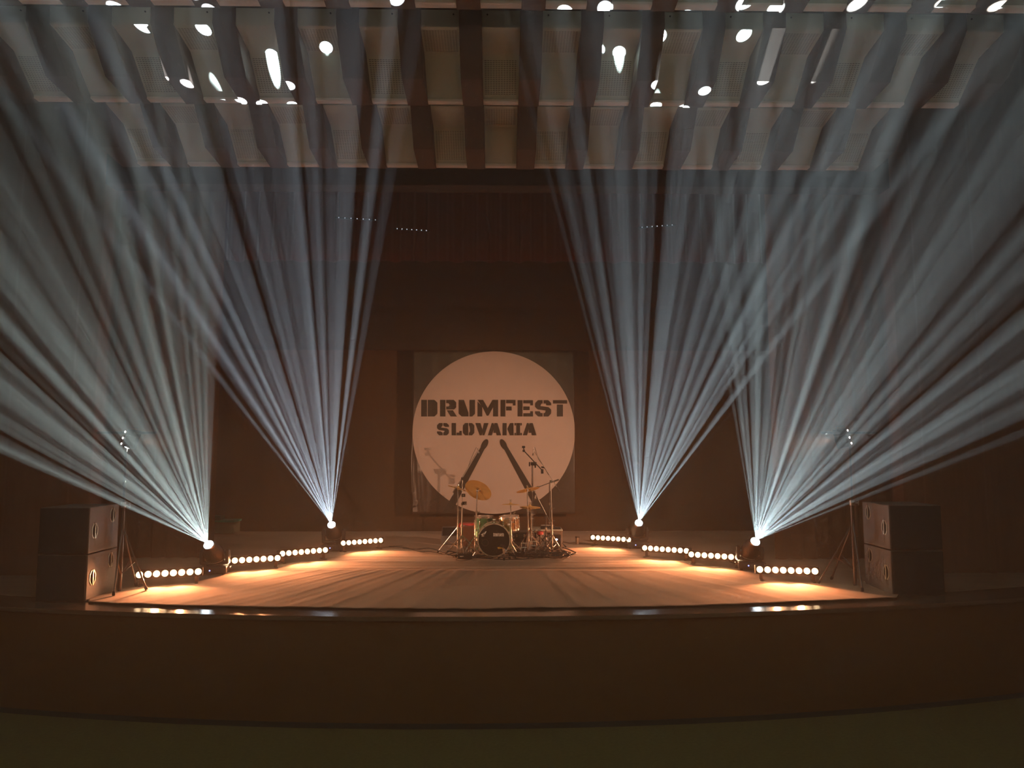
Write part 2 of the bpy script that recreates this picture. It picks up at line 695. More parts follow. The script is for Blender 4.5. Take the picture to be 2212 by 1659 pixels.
drape('backdrop_curtain', M_backdrop, -6.6, 6.6, STAGE + 0.01, 9.19, 15.45, 0.9, 0.015, 'haze-browned black backdrop hanging flat behind the round banner', 'curtain', 160, seed=2)
drape('border_curtain', M_red, -4.9, 4.9, zat(565, 12.7), 9.19, 12.7, 0.27, 0.045, 'dark red pleated border hanging across the top of the stage', 'curtain', 520, 0.015, 4)
drape('border_curtain', M_drape, -5.6, 5.6, zat(662, 14.2), 9.19, 14.2, 3.0, 0.01, 'plain dark border behind and below the red pleated one', 'curtain', 80, seed=6)
drape('border_curtain', M_drape, -5.6, 5.6, zat(757, 14.9), 9.19, 14.9, 3.0, 0.01, 'lowest plain dark border, its hem just above the banner', 'curtain', 80, seed=9)
drape('leg_curtain', M_leg, -6.9, -4.42, STAGE + 0.02, 9.19, 11.7, 0.24, 0.04, 'dark brown side curtain at the left of the stage, behind the left beams', 'curtain', 120, seed=3)
drape('leg_curtain', M_leg, 4.2, 6.9, STAGE + 0.02, 9.19, 11.4, 0.24, 0.04, 'dark brown side curtain at the right of the stage, behind the right beams', 'curtain', 120, seed=5)

# ------------------------------------------------------------------ banner
BY = 15.1
MPP = BY / FPX


def bpos(zx, zy):
    """banner coordinates: pixels of the close view -> metres on the banner sheet (local x, z)"""
    p = W(880 + zx / 3.318, 740 + zy / 3.318, BY)
    return p.x, p.z


bx0, bz1 = bpos(36, 58)
bx1, bz0 = bpos(1204, 1228)
bcx, bcz = bpos(620, 640)
br = 175 * MPP
BH = bz1 - bz0


def crease(t, c, w=0.06):
    d = abs(t - c)
    return max(0, 1 - d / w)


CX = [bpos(z, 0)[0] for z in (180, 320, 618, 915)]
CZ = [bpos(0, z)[1] for z in (340, 630, 925)]


def bdisp(x, z):
    v = (bz1 - z) / BH
    d = 0.010 * noise.noise((x * 1.1, z * 0.9, 3.0)) + 0.004 * noise.noise((x * 4, z * 3, 8.0))
    for i, c in enumerate(CX):
        d -= (0.004, 0.008, 0.007, 0.005)[i] * crease(x, c + (0.01 * math.sin(z * 4) if i else 0))
    d -= 0.02 * v * v * crease(x, CX[0], 0.12)
    for c in CZ:
        d -= 0.005 * crease(z, c)
    l = max(0, (bx0 + 0.35 - x) / 0.35)
    d += 0.05 * l * v * v * math.sin((x - bx0) * 26 + z * 2)
    return d


def sheet(polys, off, thick=0.0):
    """flat polygons (lists of (x,z)) cut on a 5 cm grid and draped with the banner's folds"""
    bm = bmesh.new()
    for poly in polys:
        vs = [bm.verts.new((x, 0, z)) for x, z in poly]
        f = bm.faces.new(vs)
        bmesh.ops.triangulate(bm, faces=[f])
    st = 0.05
    lo_x, hi_x = min(v.co.x for v in bm.verts), max(v.co.x for v in bm.verts)
    lo_z, hi_z = min(v.co.z for v in bm.verts), max(v.co.z for v in bm.verts)
    k = math.ceil((lo_x - bx0) / st)
    while bx0 + k * st < hi_x:
        bmesh.ops.bisect_plane(bm, geom=bm.verts[:] + bm.edges[:] + bm.faces[:], plane_co=(bx0 + k * st, 0, 0), plane_no=(1, 0, 0), dist=1e-5)
        k += 1
    k = math.ceil((lo_z - bz0) / st)
    while bz0 + k * st < hi_z:
        bmesh.ops.bisect_plane(bm, geom=bm.verts[:] + bm.edges[:] + bm.faces[:], plane_co=(0, 0, bz0 + k * st), plane_no=(0, 0, 1), dist=1e-5)
        k += 1
    for v in bm.verts:
        v.co.y = BY + bdisp(v.co.x, v.co.z) - off
    return bm


M_vinyl_black = mat('black_vinyl', (0.075, 0.048, 0.034), 0.30, spec=0.6)
M_vinyl_white = mat('white_vinyl', (0.72, 0.60, 0.54), 0.45, noise_amt=0.05, nscale=3)
M_print = mat('printed_black', (0.045, 0.032, 0.022), 0.45)
ban = thing('festival_banner', 'large square banner with a pale disc reading DRUMFEST SLOVAKIA over two drumsticks', 'banner', (bcx, BY, bz0))
bm = sheet([[(bx0, bz0), (bx1, bz0), (bx1, bz1), (bx0, bz1)]], 0)
sh = finish('banner_sheet', bm, M_vinyl_black, ban, True)
smod = sh.modifiers.new('solid', 'SOLIDIFY')
smod.thickness = 0.002
smod.offset = 1
circ = [(bcx + br * math.cos(2 * PI * i / 120), bcz + br * 0.998 * math.sin(2 * PI * i / 120)) for i in range(120)]
circ = [(min(max(x, bx0 + 0.002), bx1 - 0.002), min(max(z, bz0 + 0.002), bz1 - 0.002)) for x, z in circ]
dsc = finish('disc_print', sheet([circ], 0.007), M_vinyl_white, ban, True)
dsc['label'] = 'pale round print'


def ell(cx, cy, a, b, ang, n=28):
    out = []
    for i in range(n):
        t = 2 * PI * i / n
        x, y = a * math.cos(t), b * math.sin(t)
        out.append(bpos(cx + x * math.cos(ang) - y * math.sin(ang), cy + x * math.sin(ang) + y * math.cos(ang)))
    return out


def stick(side):
    if side < 0:
        return [ell(553, 731, 42, 21, R(-62)), [bpos(*q) for q in ((527, 748), (552, 766), (315, 1222), (250, 1222))]]
    return [ell(689, 731, 42, 21, R(62)), [bpos(*q) for q in ((694, 766), (718, 748), (1004, 1222), (934, 1222))]]


for s in (-1, 1):
    st_ = finish('drumstick_print', sheet(stick(s), 0.014), M_print, ban, True)

GL = {
    'D': [[(0, 0), (.36, 0), (.36, 1), (0, 1)], [(.41, 1), (.82, 1), (1, .83), (1, .17), (.82, 0), (.41, 0), (.41, .22), (.60, .22), (.66, .30), (.66, .70), (.60, .78), (.41, .78)]],
    'R': [[(0, 0), (.33, 0), (.33, 1), (0, 1)], [(.38, 1), (.85, 1), (1, .85), (1, .55), (.87, .42), (.38, .42), (.38, .60), (.66, .60), (.66, .80), (.38, .80)], [(.42, .37), (.80, .37), (1.04, 0), (.66, 0)]],
    'U': [[(0, 1), (.32, 1), (.32, .22), (.60, .22), (.60, 0), (.18, 0), (0, .17)], [(.66, 1), (1, 1), (1, .17), (.83, 0), (.66, 0)]],
    'M': [[(0, 0), (.23, 0), (.23, .60), (0, .90)], [(.0, 1), (.27, 1), (.50, .50), (.73, 1), (1, 1), (1, 0), (.76, 0), (.76, .56), (.53, .05), (.45, .05), (.245, .56)]],
    'F': [[(0, 0), (.32, 0), (.32, 1), (0, 1)], [(.37, 1), (1, 1), (1, .66), (.82, .66), (.82, .79), (.37, .79)], [(.37, .60), (.74, .60), (.74, .36), (.37, .36)]],
    'E': [[(0, 0), (.32, 0), (.32, 1), (0, 1)], [(.37, 1), (1, 1), (1, .68), (.82, .68), (.82, .80), (.37, .80)], [(.37, .61), (.78, .61), (.78, .39), (.37, .39)], [(.37, 0), (1, 0), (1, .32), (.82, .32), (.82, .20), (.37, .20)]],
    'S': [[(0, .82), (.18, 1), (.47, 1), (.47, .79), (.33, .79), (.33, .64), (.84, .57), (1, .42), (1, .18), (.83, 0), (.53, 0), (.53, .21), (.67, .21), (.67, .36), (.16, .43), (0, .58)],
          [(.53, 1), (.82, 1), (1, .82), (1, .68), (.70, .68), (.67, .79), (.53, .79)], [(.47, 0), (.18, 0), (0, .18), (0, .32), (.30, .32), (.33, .21), (.47, .21)]],
    'T': [[(0, 1), (1, 1), (1, .79), (0, .79)], [(.28, .73), (.70, .73), (.70, 0), (.28, 0)]],
    'L': [[(0, 0), (.42, 0), (.42, 1), (0, 1)], [(.48, 0), (1, 0), (1, .36), (.76, .36), (.76, .22), (.48, .22)]],
    'O': [[(.47, 1), (.20, 1), (0, .80), (0, .20), (.20, 0), (.47, 0), (.47, .22), (.34, .30), (.34, .70), (.47, .78)], [(.53, 1), (.80, 1), (1, .80), (1, .20), (.80, 0), (.53, 0), (.53, .22), (.66, .30), (.66, .70), (.53, .78)]],
    'V': [[(0, 1), (.38, 1), (.58, .34), (.48, 0), (.33, 0)], [(.66, 1), (1, 1), (.68, 0), (.53, 0), (.61, .32), (.56, .55)]],
    'A': [[(0, 0), (.30, 0), (.50, .72), (.42, 1), (.30, 1)], [(.48, 1), (.72, 1), (1, 0), (.66, 0), (.61, .20), (.42, .20), (.46, .38), (.58, .38), (.53, .62)]],
    'K': [[(0, 0), (.38, 0), (.38, 1), (0, 1)], [(.43, .52), (.70, 1), (1, 1), (.76, .54), (1.02, 0), (.68, 0)]],
    'I': [[(.24, 0), (.76, 0), (.76, 1), (.24, 1)], [(0, 1), (.19, 1), (.19, .80), (0, .80)], [(.81, 1), (1, 1), (1, .80), (.81, .80)], [(0, 0), (.19, 0), (.19, .2), (0, .2)], [(.81, 0), (1, 0), (1, .2), (.81, .2)]],
}
for ch, a, b, t_, u_ in (('D', 100, 215, 411, 530), ('R', 235, 350, 411, 530), ('U', 368, 485, 411, 530), ('M', 503, 650, 411, 530), ('F', 668, 775, 411, 530),
                         ('E', 790, 900, 413, 530), ('S', 915, 1030, 413, 530), ('T', 1043, 1145, 413, 530),
                         ('S', 213, 298, 577, 665), ('L', 318, 390, 577, 665), ('O', 398, 480, 577, 665), ('V', 487, 582, 577, 665), ('A', 577, 672, 577, 665),
                         ('K', 682, 760, 577, 665), ('I', 768, 820, 577, 665), ('A', 828, 925, 577, 665)):
    polys = [[bpos(a + (b - a) * x, u_ + (t_ - u_) * y) for x, y in p] for p in GL[ch]]
    finish('letter', sheet(polys, 0.014), M_print, ban)
part('hanging_line', M_cable, ban, lambda b: tube(b, [(bcx, BY + 0.01, bz1), (bcx, BY + 0.01, 9.2)], 0.003, 5))

# ------------------------------------------------------------------ loudspeaker stacks
M_cab = mat('speaker_cabinet_paint', (0.16, 0.14, 0.13), 0.45, bump=0.35, bscale=260)
M_grille = mat('speaker_grille', (0.014, 0.013, 0.013), 0.75, bump=0.6, bscale=500)
M_handle = mat('handle_steel', (0.5, 0.42, 0.33), 0.35, 0.9)
M_hole = mat('handle_recess', (0.01, 0.01, 0.01), 0.9)


def subwoofer(x0, x1, yf, yb, z0, z1, inner, label, group):
    T = thing('bass_speaker', label, 'loudspeaker', ((x0 + x1) / 2, (yf + yb) / 2, z0), 0, group)
    part('cabinet', M_cab, T, lambda b: box(b, (x0, yf + 0.02, z0 + 0.004), (x1, yb, z1 - 0.002), bev=0.006), False)
    part('grille', M_grille, T, lambda b: box(b, (x0 + 0.008, yf, z0 + 0.01), (x1 - 0.008, yf + 0.021, z1 - 0.008), bev=0.006), False)
    xi = x1 if inner > 0 else x0
    H = z1 - z0
    for fy, fz in ((0.20, 0.48), (0.78, 0.76)):
        yc = yf + (yb - yf) * fy
        zc = z0 + H * fz
        hh, hw = 0.085, 0.062
        M = Matrix.Translation((xi, yc, zc)) @ Matrix.Rotation(inner * PI / 2, 4, 'Y')
        # local z = outward, local x = vertical, local y = along the side
        h = part('handle', M_hole, T, lambda b: (lathe(b, [(0.0, 0.001), (hh, 0.001), (hh, -0.03), (0, -0.03)], M @ Matrix.Diagonal((1, hw / hh, 1, 1)) @ Matrix.Rotation(PI / 8, 4, 'Z'), 8)), False, 'black oval grip recess')
        part('rim', M_handle, h, lambda b: lathe(b, [(hh * 0.9, 0.0), (hh * 0.92, 0.006), (hh * 1.06, 0.006), (hh * 1.08, 0.0)], M @ Matrix.Diagonal((1, hw / hh, 1, 1)) @ Matrix.Rotation(PI / 8, 4, 'Z'), 8), False)
        part('grip_bar', M_handle, h, lambda b: box(b, (-hh, -0.007, 0.002), (hh, 0.007, 0.012), M), False)
    for k in range(2):
        part('corner_foot', M_rubber, T, lambda b: box(b, (xi - 0.02 * inner - 0.015, yf + 0.04 + k * (yb - yf - 0.1), z0 - 0.0), (xi - 0.02 * inner + 0.015, yf + 0.07 + k * (yb - yf - 0.1), z0 + 0.006)), False)
    return T


SL = (-5.13, -4.58, 8.42, 9.07)
SR = (4.52, 5.13, 8.63, 9.28)
for (x0, x1, a, b), inner, side in ((SL, 1, 'left'), (SR, -1, 'right')):
    if side == 'left':
        lo = 'bottom bass speaker of the left stack, its side handles catching orange light'
        hi = 'top bass speaker of the left stack, grey side towards the beams'
    else:
        lo = 'bottom bass speaker of the dark right stack'
        hi = 'top bass speaker of the dark right stack'
    subwoofer(x0, x1, a, b, STAGE + 0.0, STAGE + 0.51, inner, lo, 'bass speakers stacked at the stage corners')
    subwoofer(x0, x1, a, b, STAGE + 0.515, STAGE + 1.03, inner, hi, 'bass speakers stacked at the stage corners')


# ------------------------------------------------------------------ LED battens
def radial_emit(name, c0, s0, c1, s1, r0=0.55):
    m = bpy.data.materials.new(name)
    m.use_nodes = True
    nt = m.node_tree
    b = nt.nodes['Principled BSDF']
    b.inputs['Base Color'].default_value = (0.4, 0.35, 0.3, 1)
    b.inputs['Roughness'].default_value = 0.3
    uv = nt.nodes.new('ShaderNodeUVMap')
    vm = nt.nodes.new('ShaderNodeVectorMath')
    vm.operation = 'LENGTH'
    nt.links.new(uv.outputs[0], vm.inputs[0])
    mr = nt.nodes.new('ShaderNodeMapRange')
    mr.inputs['From Min'].default_value = r0
    mr.inputs['From Max'].default_value = 1.0
    nt.links.new(vm.outputs['Value'], mr.inputs['Value'])
    mx = nt.nodes.new('ShaderNodeMix')
    mx.data_type = 'RGBA'
    mx.inputs[6].default_value = (*[c * s0 for c in c0], 1)
    mx.inputs[7].default_value = (*[c * s1 for c in c1], 1)
    nt.links.new(mr.outputs[0], mx.inputs[0])
    nt.links.new(mx.outputs[2], b.inputs['Emission Color'])
    b.inputs['Emission Strength'].default_value = 1
    m.cycles.emission_sampling = 'NONE'
    return m


WARM = (1.0, 0.345, 0.135)
M_led = radial_emit('warm_led_lens', (1.0, 0.72, 0.40), 25.0, (1.0, 0.42, 0.10), 3.5)
M_beamlens = radial_emit('white_beam_lens', (0.85, 0.97, 1.0), 30.0, (0.6, 0.8, 1.0), 6.0, 0.7)


def disc_uv(bm, r, M, seg=24, dome=0.0):
    uvl = bm.loops.layers.uv.verify()
    c = bm.verts.new(M @ Vector((0, 0, dome)))
    mid = [bm.verts.new(M @ Vector((r * .6 * math.cos(2 * PI * i / seg), r * .6 * math.sin(2 * PI * i / seg), dome * 0.7))) for i in range(seg)]
    rim = [bm.verts.new(M @ Vector((r * math.cos(2 * PI * i / seg), r * math.sin(2 * PI * i / seg), 0))) for i in range(seg)]

    def uvset(f, vals):
        for l, v in zip(f.loops, vals):
            l[uvl].uv = v
    for i in range(seg):
        j = (i + 1) % seg
        a, b = 2 * PI * i / seg, 2 * PI * j / seg
        f = bm.faces.new((c, mid[i], mid[j]))
        uvset(f, ((0, 0), (.6 * math.cos(a), .6 * math.sin(a)), (.6 * math.cos(b), .6 * math.sin(b))))
        f = bm.faces.new((mid[i], rim[i], rim[j], mid[j]))
        uvset(f, ((.6 * math.cos(a), .6 * math.sin(a)), (math.cos(a), math.sin(a)), (math.cos(b), math.sin(b)), (.6 * math.cos(b), .6 * math.sin(b))))


BATTEN_H = 0.13
LEN7 = 0.66


def make_batten(loc, rz, label, power):
    """local x runs along the bar, local -y faces the hall"""
    T = thing('led_batten', label, 'stage light', loc, rz, 'warm LED battens lining both sides of the stage')
    M0 = world_of(T)
    tilt = Matrix.Translation((0, 0, BATTEN_H)) @ Matrix.Rotation(R(-12), 4, 'X')
    half = LEN7 / 2 + 0.055
    part('housing', M_black, T, lambda b: box(b, (-half, -0.035, -0.052), (half, 0.055, 0.056), M0 @ tilt, 0.006), False)
    part('rear_fins', M_black, T, lambda b: [box(b, (-half + 0.03 + k * 0.04, 0.055, -0.04), (-half + 0.036 + k * 0.04, 0.075, 0.04), M0 @ tilt) for k in range(18)], False)
    for s in (-1, 1):
        xx = s * (half - 0.07)
        part('foot_bracket', M_darkmetal, T, lambda b: (box(b, (xx - 0.02, -0.10, 0.0), (xx + 0.02, 0.09, 0.012), M0, 0.003),
                                                   box(b, (xx - 0.02, -0.01, 0.0), (xx + 0.02, 0.01, 0.085), M0, 0.003)), False)
    for k in range(8):
        x = -LEN7 / 2 + LEN7 * k / 7
        Mk = M0 @ tilt @ Matrix.Translation((x, -0.037, 0)) @ Matrix.Rotation(PI / 2, 4, 'X')
        l = part('lamp', M_led, T, lambda b: disc_uv(b, 0.040, Mk, 24, 0.010), True, 'glowing warm white lamp')
        part('bezel', M_plastic, l, lambda b: lathe(b, [(0.040, -0.004), (0.040, 0.004), (0.046, 0.004), (0.046, -0.004)], Mk, 24))
    L = bpy.data.lights.new('lamp_light', 'SPOT')
    L.shadow_soft_size = 0.03
    L.energy = power / 2
    L.color = WARM
    L.spot_size = R(112)
    L.spot_blend = 0.7
    for k in (2, 5):
        x = -LEN7 / 2 + LEN7 * k / 7
        o = bpy.data.objects.new('lamp_light', L)
        C.objects.link(o)
        o.parent = T
        o.matrix_basis = tilt @ Matrix.Translation((x, -0.09, 0)) @ Matrix.Rotation(-PI / 2 + R(17), 4, 'X')
    return T


BAT = [((301, 1245), (429, 1238), 'first warm LED batten at far left, nearest the left speakers', 150),
       ((491.5, 1215), (598, 1208.5), 'warm LED batten just right of the left front moving head', 130),
       ((608, 1199), (701, 1191), 'warm LED batten just left of the left rear moving head', 120),
       ((740, 1176), (820, 1170), 'warm LED batten right of the left rear moving head, furthest upstage on the left', 100),
       ((1284, 1163.6), (1358.5, 1168.4), 'warm LED batten left of the right rear moving head, furthest upstage on the right', 100),
       ((1394, 1186.5), (1485, 1193), 'warm LED batten just right of the right rear moving head', 120),
       ((1494, 1200.6), (1596, 1207.2), 'warm LED batten just left of the right front moving head', 130),
       ((1639, 1233.4), (1761, 1237.3), 'last warm LED batten at far right, nearest the right speakers', 150)]
for p, q, lab, pw in BAT:
    a, b = F(*p, STAGE + BATTEN_H), F(*q, STAGE + BATTEN_H)
    c = (a + b) / 2
    dvec = b - a
    make_batten((c.x, c.y, STAGE + 0.017), math.atan2(dvec.y, dvec.x), lab, pw * 1.1)


# ------------------------------------------------------------------ moving heads
def moving_head(i, label, yaw):
    lens = HEADS[i][0]
    aim = HEAD_AIM[i].normalized()
    back = 0.26
    piv = lens - aim * back
    gx, gy = piv.x, piv.y
    T = thing('moving_head_light', label, 'stage light', (gx, gy, STAGE + 0.012), yaw, 'moving head lights throwing white beams')
    M0 = world_of(T)
    hz = piv.z - STAGE - 0.012
    part('base', M_black, T, lambda b: box(b, (-0.17, -0.15, 0.02), (0.17, 0.15, 0.115), M0, 0.018), False)
    for sx in (-1, 1):
        for sy in (-1, 1):
            part('foot', M_rubber, T, lambda b: cyl(b, M0 @ Vector((sx * 0.13, sy * 0.11, 0)), M0 @ Vector((sx * 0.13, sy * 0.11, 0.03)), 0.018), True)
    dp = part('display_panel', M_plastic, T, lambda b: box(b, (-0.07, -0.156, 0.045), (0.05, -0.149, 0.095), M0, 0.002), False)
    part('indicator', mat('blue_led', (0.1, 0.1, 0.3), 0.3, emit=(0.25, 0.3, 1.0), es=4), dp, lambda b: box(b, (-0.045, -0.158, 0.06), (-0.03, -0.155, 0.075), M0), False)
    for sx in (-1, 1):
        part('carry_handle', M_darkmetal, T, lambda b: tube(b, [M0 @ Vector(q) for q in ((sx * 0.165, -0.07, 0.08), (sx * 0.20, -0.06, 0.085), (sx * 0.20, 0.06, 0.085), (sx * 0.165, 0.07, 0.08))], 0.008), True)
    part('turntable', M_plastic, T, lambda b: lathe(b, [(0, 0.112), (0.12, 0.112), (0.12, 0.135), (0, 0.135)], M0, 28), True)

    def yoke(b):
        box(b, (-0.175, -0.06, 0.13), (0.175, 0.06, 0.165), M0, 0.012)
        for s in (-1, 1):
            x0, x1 = sorted((s * 0.135, s * 0.185))
            box(b, (x0, -0.065, 0.14), (x1, 0.065, hz + 0.075), M0, 0.02)
    part('yoke', M_black, T, yoke, False)
    Mh = Matrix.Translation(piv) @ frame_z(aim)
    Mh = Matrix.Translation(piv) @ Matrix.Rotation(yaw, 4, 'Z') @ (Matrix.Rotation(-yaw, 4, 'Z') @ frame_z(aim))
    hd = part('head', M_black, T, lambda b: lathe(b, [(0, -0.15), (0.07, -0.148), (0.105, -0.12), (0.122, -0.05), (0.125, 0.03), (0.118, 0.10), (0.100, 0.17), (0.082, 0.215), (0.080, 0.245), (0.066, 0.247), (0.064, 0.235)], Mh, 32), True)
    part('lens', M_beamlens, hd, lambda b: disc_uv(b, 0.062, Mh @ Matrix.Translation((0, 0, 0.238)), 28, 0.006), True, 'blazing white front lens')
    part('lens_ring', M_chrome, hd, lambda b: lathe(b, [(0.063, 0.24), (0.064, 0.252), (0.078, 0.252), (0.080, 0.24)], Mh, 32), True)
    for s in (-1, 1):
        ax = M0.to_3x3() @ Vector((1, 0, 0))
        part('pivot_cap', M_darkmetal, T, lambda b: cyl(b, piv + ax * s * 0.11, piv + ax * s * 0.192, 0.045, 0.045, 20), True)
    # chrome-edged trim on the lower head shell
    part('trim_edge', M_steel, hd, lambda b: tube(b, [Mh @ Vector((0.128 * math.cos(t), 0.128 * math.sin(t), -0.02 - 0.02 * math.cos(2 * t))) for t in [PI * 2 * k / 32 for k in range(33)]], 0.004, 6), True)
    return T


moving_head(0, 'moving head light at far left throwing the widest left fan of beams', R(12))
moving_head(1, 'smaller moving head light at rear left, between two LED battens', R(6))
moving_head(2, 'smaller moving head light at rear right, between two LED battens', R(-6))
moving_head(3, 'moving head light at far right throwing the widest right fan of beams', R(-12))


# ------------------------------------------------------------------ stands
def leg_set(T, c, top, spread, z0, m, n=3, r=0.009, foot=True, ph=0.4, brace=True):
    for k in range(n):
        a = ph[k] if isinstance(ph, (list, tuple)) else ph + 2 * PI * k / n
        e = Vector((c.x + spread * math.cos(a), c.y + spread * math.sin(a), z0 + 0.012))
        s = Vector((c.x, c.y, z0 + top))
        mid = s.lerp(e, 0.55)
        l = part('leg', m, T, lambda b: tube(b, [s, e], r, 8))
        if brace:
            part('brace', m, T, lambda b: tube(b, [Vector((c.x, c.y, z0 + top * 0.25)), mid], r * 0.7, 6))
        if foot:
            d = (e - s).normalized()
            part('rubber_foot', M_rubber, l, lambda b: cyl(b, e - d * 0.03, e + d * 0.008, r * 1.6, r * 1.6, 10))


def clamp(b, p, s=1.0):
    p = Vector(p)
    cyl(b, p - Vector((0, 0, 0.02 * s)), p + Vector((0, 0, 0.02 * s)), 0.018 * s, 0.018 * s, 12)
    cyl(b, p, p + Vector((0.05 * s, -0.01, 0)), 0.006 * s, 0.006 * s, 8)
    box(b, (0.045 * s, -0.008, -0.018 * s), (0.052 * s, 0.0, 0.018 * s), Matrix.Translation(p))


def hstand(name, label, cat, px, by, topy, Y=None, m=None, legtop=0.30, spread=0.28, ph=0.4, joints=(0.35, 0.65), rr=(0.0125, 0.009), px2=None, group=None):
    m = m or M_chrome
    c = F(px, by)
    if Y:
        c = Vector((W(px, by, Y).x, Y, STAGE))
    top = W(px2 or px, topy, c.y)
    z0 = STAGE + 0.02
    T = thing(name, label, cat, (c.x, c.y, z0), 0, group)
    H = top.z - z0
    tv = Vector((top.x, c.y, top.z))
    b0 = Vector((c.x, c.y, z0 + 0.05))
    jm = b0.lerp(tv, joints[0])
    jn = b0.lerp(tv, joints[1])
    part('lower_tube', m, T, lambda b: cyl(b, b0, jm, rr[0]))
    part('middle_tube', m, T, lambda b: cyl(b, jm, jn, (rr[0] + rr[1]) / 2))
    part('upper_tube', m, T, lambda b: cyl(b, jn, tv, rr[1]))
    for j in (jm, jn):
        part('clamp', M_chrome, T, lambda b: clamp(b, j))
    leg_set(T, c, legtop, spread, z0, m, ph=ph)
    return T, tv


def cymbal(px, py, Y, rad, nrm, label, bell=0.2, m=None, name='cymbal'):
    c = W(px, py, Y)
    T = thing(name, label, 'cymbal', c, 0, 'cymbals on the drum kit')
    Mc = Matrix.Translation(c) @ frame_z(nrm)
    rb = rad * bell
    prof = [(0.006, 0.022)]
    for k in range(1, 7):
        t = k / 6
        prof.append((rb * t, 0.022 * math.cos(t * PI / 2) + 0.0))
    for k in range(1, 13):
        t = k / 12
        prof.append((rb + (rad - rb) * t, -0.022 * t ** 1.6 * rad / 0.23))
    under = [(r, z - 0.0025) for r, z in prof[::-1]]
    part('cymbal_plate', m or M_brass, T, lambda b: lathe(b, prof + under, Mc, 56), True)
    part('wing_nut', M_chrome, T, lambda b: (cyl(b, Mc @ Vector((0, 0, -0.03)), Mc @ Vector((0, 0, 0.06)), 0.006, 0.006, 8),
                                            cyl(b, Mc @ Vector((-0.02, 0, 0.055)), Mc @ Vector((0.02, 0, 0.055)), 0.005, 0.005, 8)), True)
    part('felt_washer', mat('felt', (0.4, 0.3, 0.2), 0.95), T, lambda b: cyl(b, Mc @ Vector((0, 0, 0.022)), Mc @ Vector((0, 0, 0.036)), 0.017, 0.017, 14), True)
    return T


def mic(tip, tail, label, r=0.011, name='microphone', m=None):
    tip, tail = Vector(tip), Vector(tail)
    T = thing(name, label, 'microphone', tail)
    part('body', m or M_steel, T, lambda b: cyl(b, tail, tip.lerp(tail, 0.3), r * 0.9, r, 14))
    part('grille_head', M_darkmetal, T, lambda b: cyl(b, tip.lerp(tail, 0.3), tip, r * 1.05, r * 1.0, 14))
    return T


KY = 11.45
# left cymbal stand, at the drummer's right
T, t0 = hstand('cymbal_stand', 'chrome double-braced cymbal stand at far left of the drum kit', 'stand', 989, 1197, 1056, ph=0.9, spread=0.33, legtop=0.42)
cymbal(989, 1053, t0.y, 0.165, (0.29, 0.0, 0.95), 'thin cymbal tilted almost edge-on, furthest left on the kit')
# big crash
T, t0 = hstand('cymbal_stand', 'chrome cymbal stand carrying the big tilted crash cymbal', 'stand', 1026, 1201, 1060, px2=1031, ph=-0.5, spread=0.22)
part('tilter', M_chrome, T, lambda b: (clamp(b, t0, 1.1), cyl(b, t0, t0 + Vector((0.03, 0.03, 0.04)), 0.008)))
cymbal(1034, 1057, t0.y + 0.02, 0.225, (0.33, 0.64, 0.66), 'big crash cymbal tilted so its golden underside faces out')
# splash over the bass drum
T, t0 = hstand('cymbal_stand', 'chrome stand right of the bass drum holding the small splash cymbal', 'stand', 1104, 1203, 1092, px2=1103, Y=11.72, ph=-1.2, spread=0.17, legtop=0.2)
cymbal(1103, 1088, t0.y, 0.135, (0.02, 0.025, 1), 'small splash cymbal over the bronze tom')
# right crash
T, t0 = hstand('cymbal_stand', 'chrome cymbal stand carrying the right crash cymbal', 'stand', 1142, 1196, 1058, px2=1139, ph=-1.9, spread=0.27, legtop=0.34)
part('tilter', M_chrome, T, lambda b: clamp(b, t0, 1.1))
cymbal(1140, 1056, t0.y, 0.19, (-0.20, 0.20, 0.96), 'crash cymbal at right, tipped slightly down to the left')
# hi-hat
T, t0 = hstand('hi_hat_stand', 'chrome hi-hat stand holding two closed cymbals, right of the bass drum', 'stand', 1148, 1192, 1086, px2=1147, ph=0.2, spread=0.2, legtop=0.25, Y=12.25)
cymbal(1145, 1093, t0.y, 0.17, (0.03, 0.04, 1), 'top cymbal of the closed hi-hat pair', name='hi_hat_cymbal')
cymbal(1145, 1099, t0.y, 0.17, (-0.02, 0.0, -1), 'bottom cymbal of the closed hi-hat pair', name='hi_hat_cymbal')


# ------------------------------------------------------------------ drums
def drum_shell(T, M, r, L, mshell, mhoop, nl, head_col, seg=40, lug_m=None):
    """drum along local z from 0 to L"""
    part('shell', mshell, T, lambda b: lathe(b, [(r, 0.0), (r, L), (r * 0.97, L), (r * 0.97, 0.0), (r, 0)], M, seg))
    for z, z2 in ((-0.012, 0.018), (L - 0.018, L + 0.012)):
        part('hoop', mhoop, T, lambda b: lathe(b, [(r * 1.0, z), (r * 1.05, z), (r * 1.05, z2), (r * 1.0, z2), (r * 1.0, z)], M, seg))
    part('drum_head', head_col, T, lambda b: lathe(b, [(0, L + 0.002), (r * 0.995, L + 0.002), (r * 0.995, L - 0.003), (0, L - 0.003)], M, seg))
    part('bottom_head', head_col, T, lambda b: lathe(b, [(0, 0.0), (r * 0.995, 0.0), (r * 0.995, 0.003), (0, 0.003)], M, seg))
    for k in range(nl):
        a = 2 * PI * (k + 0.5) / nl
        for zz in (L * 0.25, L * 0.75):
            part('lug', lug_m or M_chrome, T, lambda b: box(b, (r, -0.010, zz - min(0.028, L * .18)), (r + 0.018, 0.010, zz + min(0.028, L * .18)), M @ Matrix.Rotation(a, 4, 'Z'), 0.004))
        part('tension_rod', M_chrome, T, lambda b: cyl(b, M @ Matrix.Rotation(a, 4, 'Z') @ Vector((r * 1.035, 0, -0.014)), M @ Matrix.Rotation(a, 4, 'Z') @ Vector((r * 1.035, 0, L + 0.016)), 0.004, 0.004, 6))


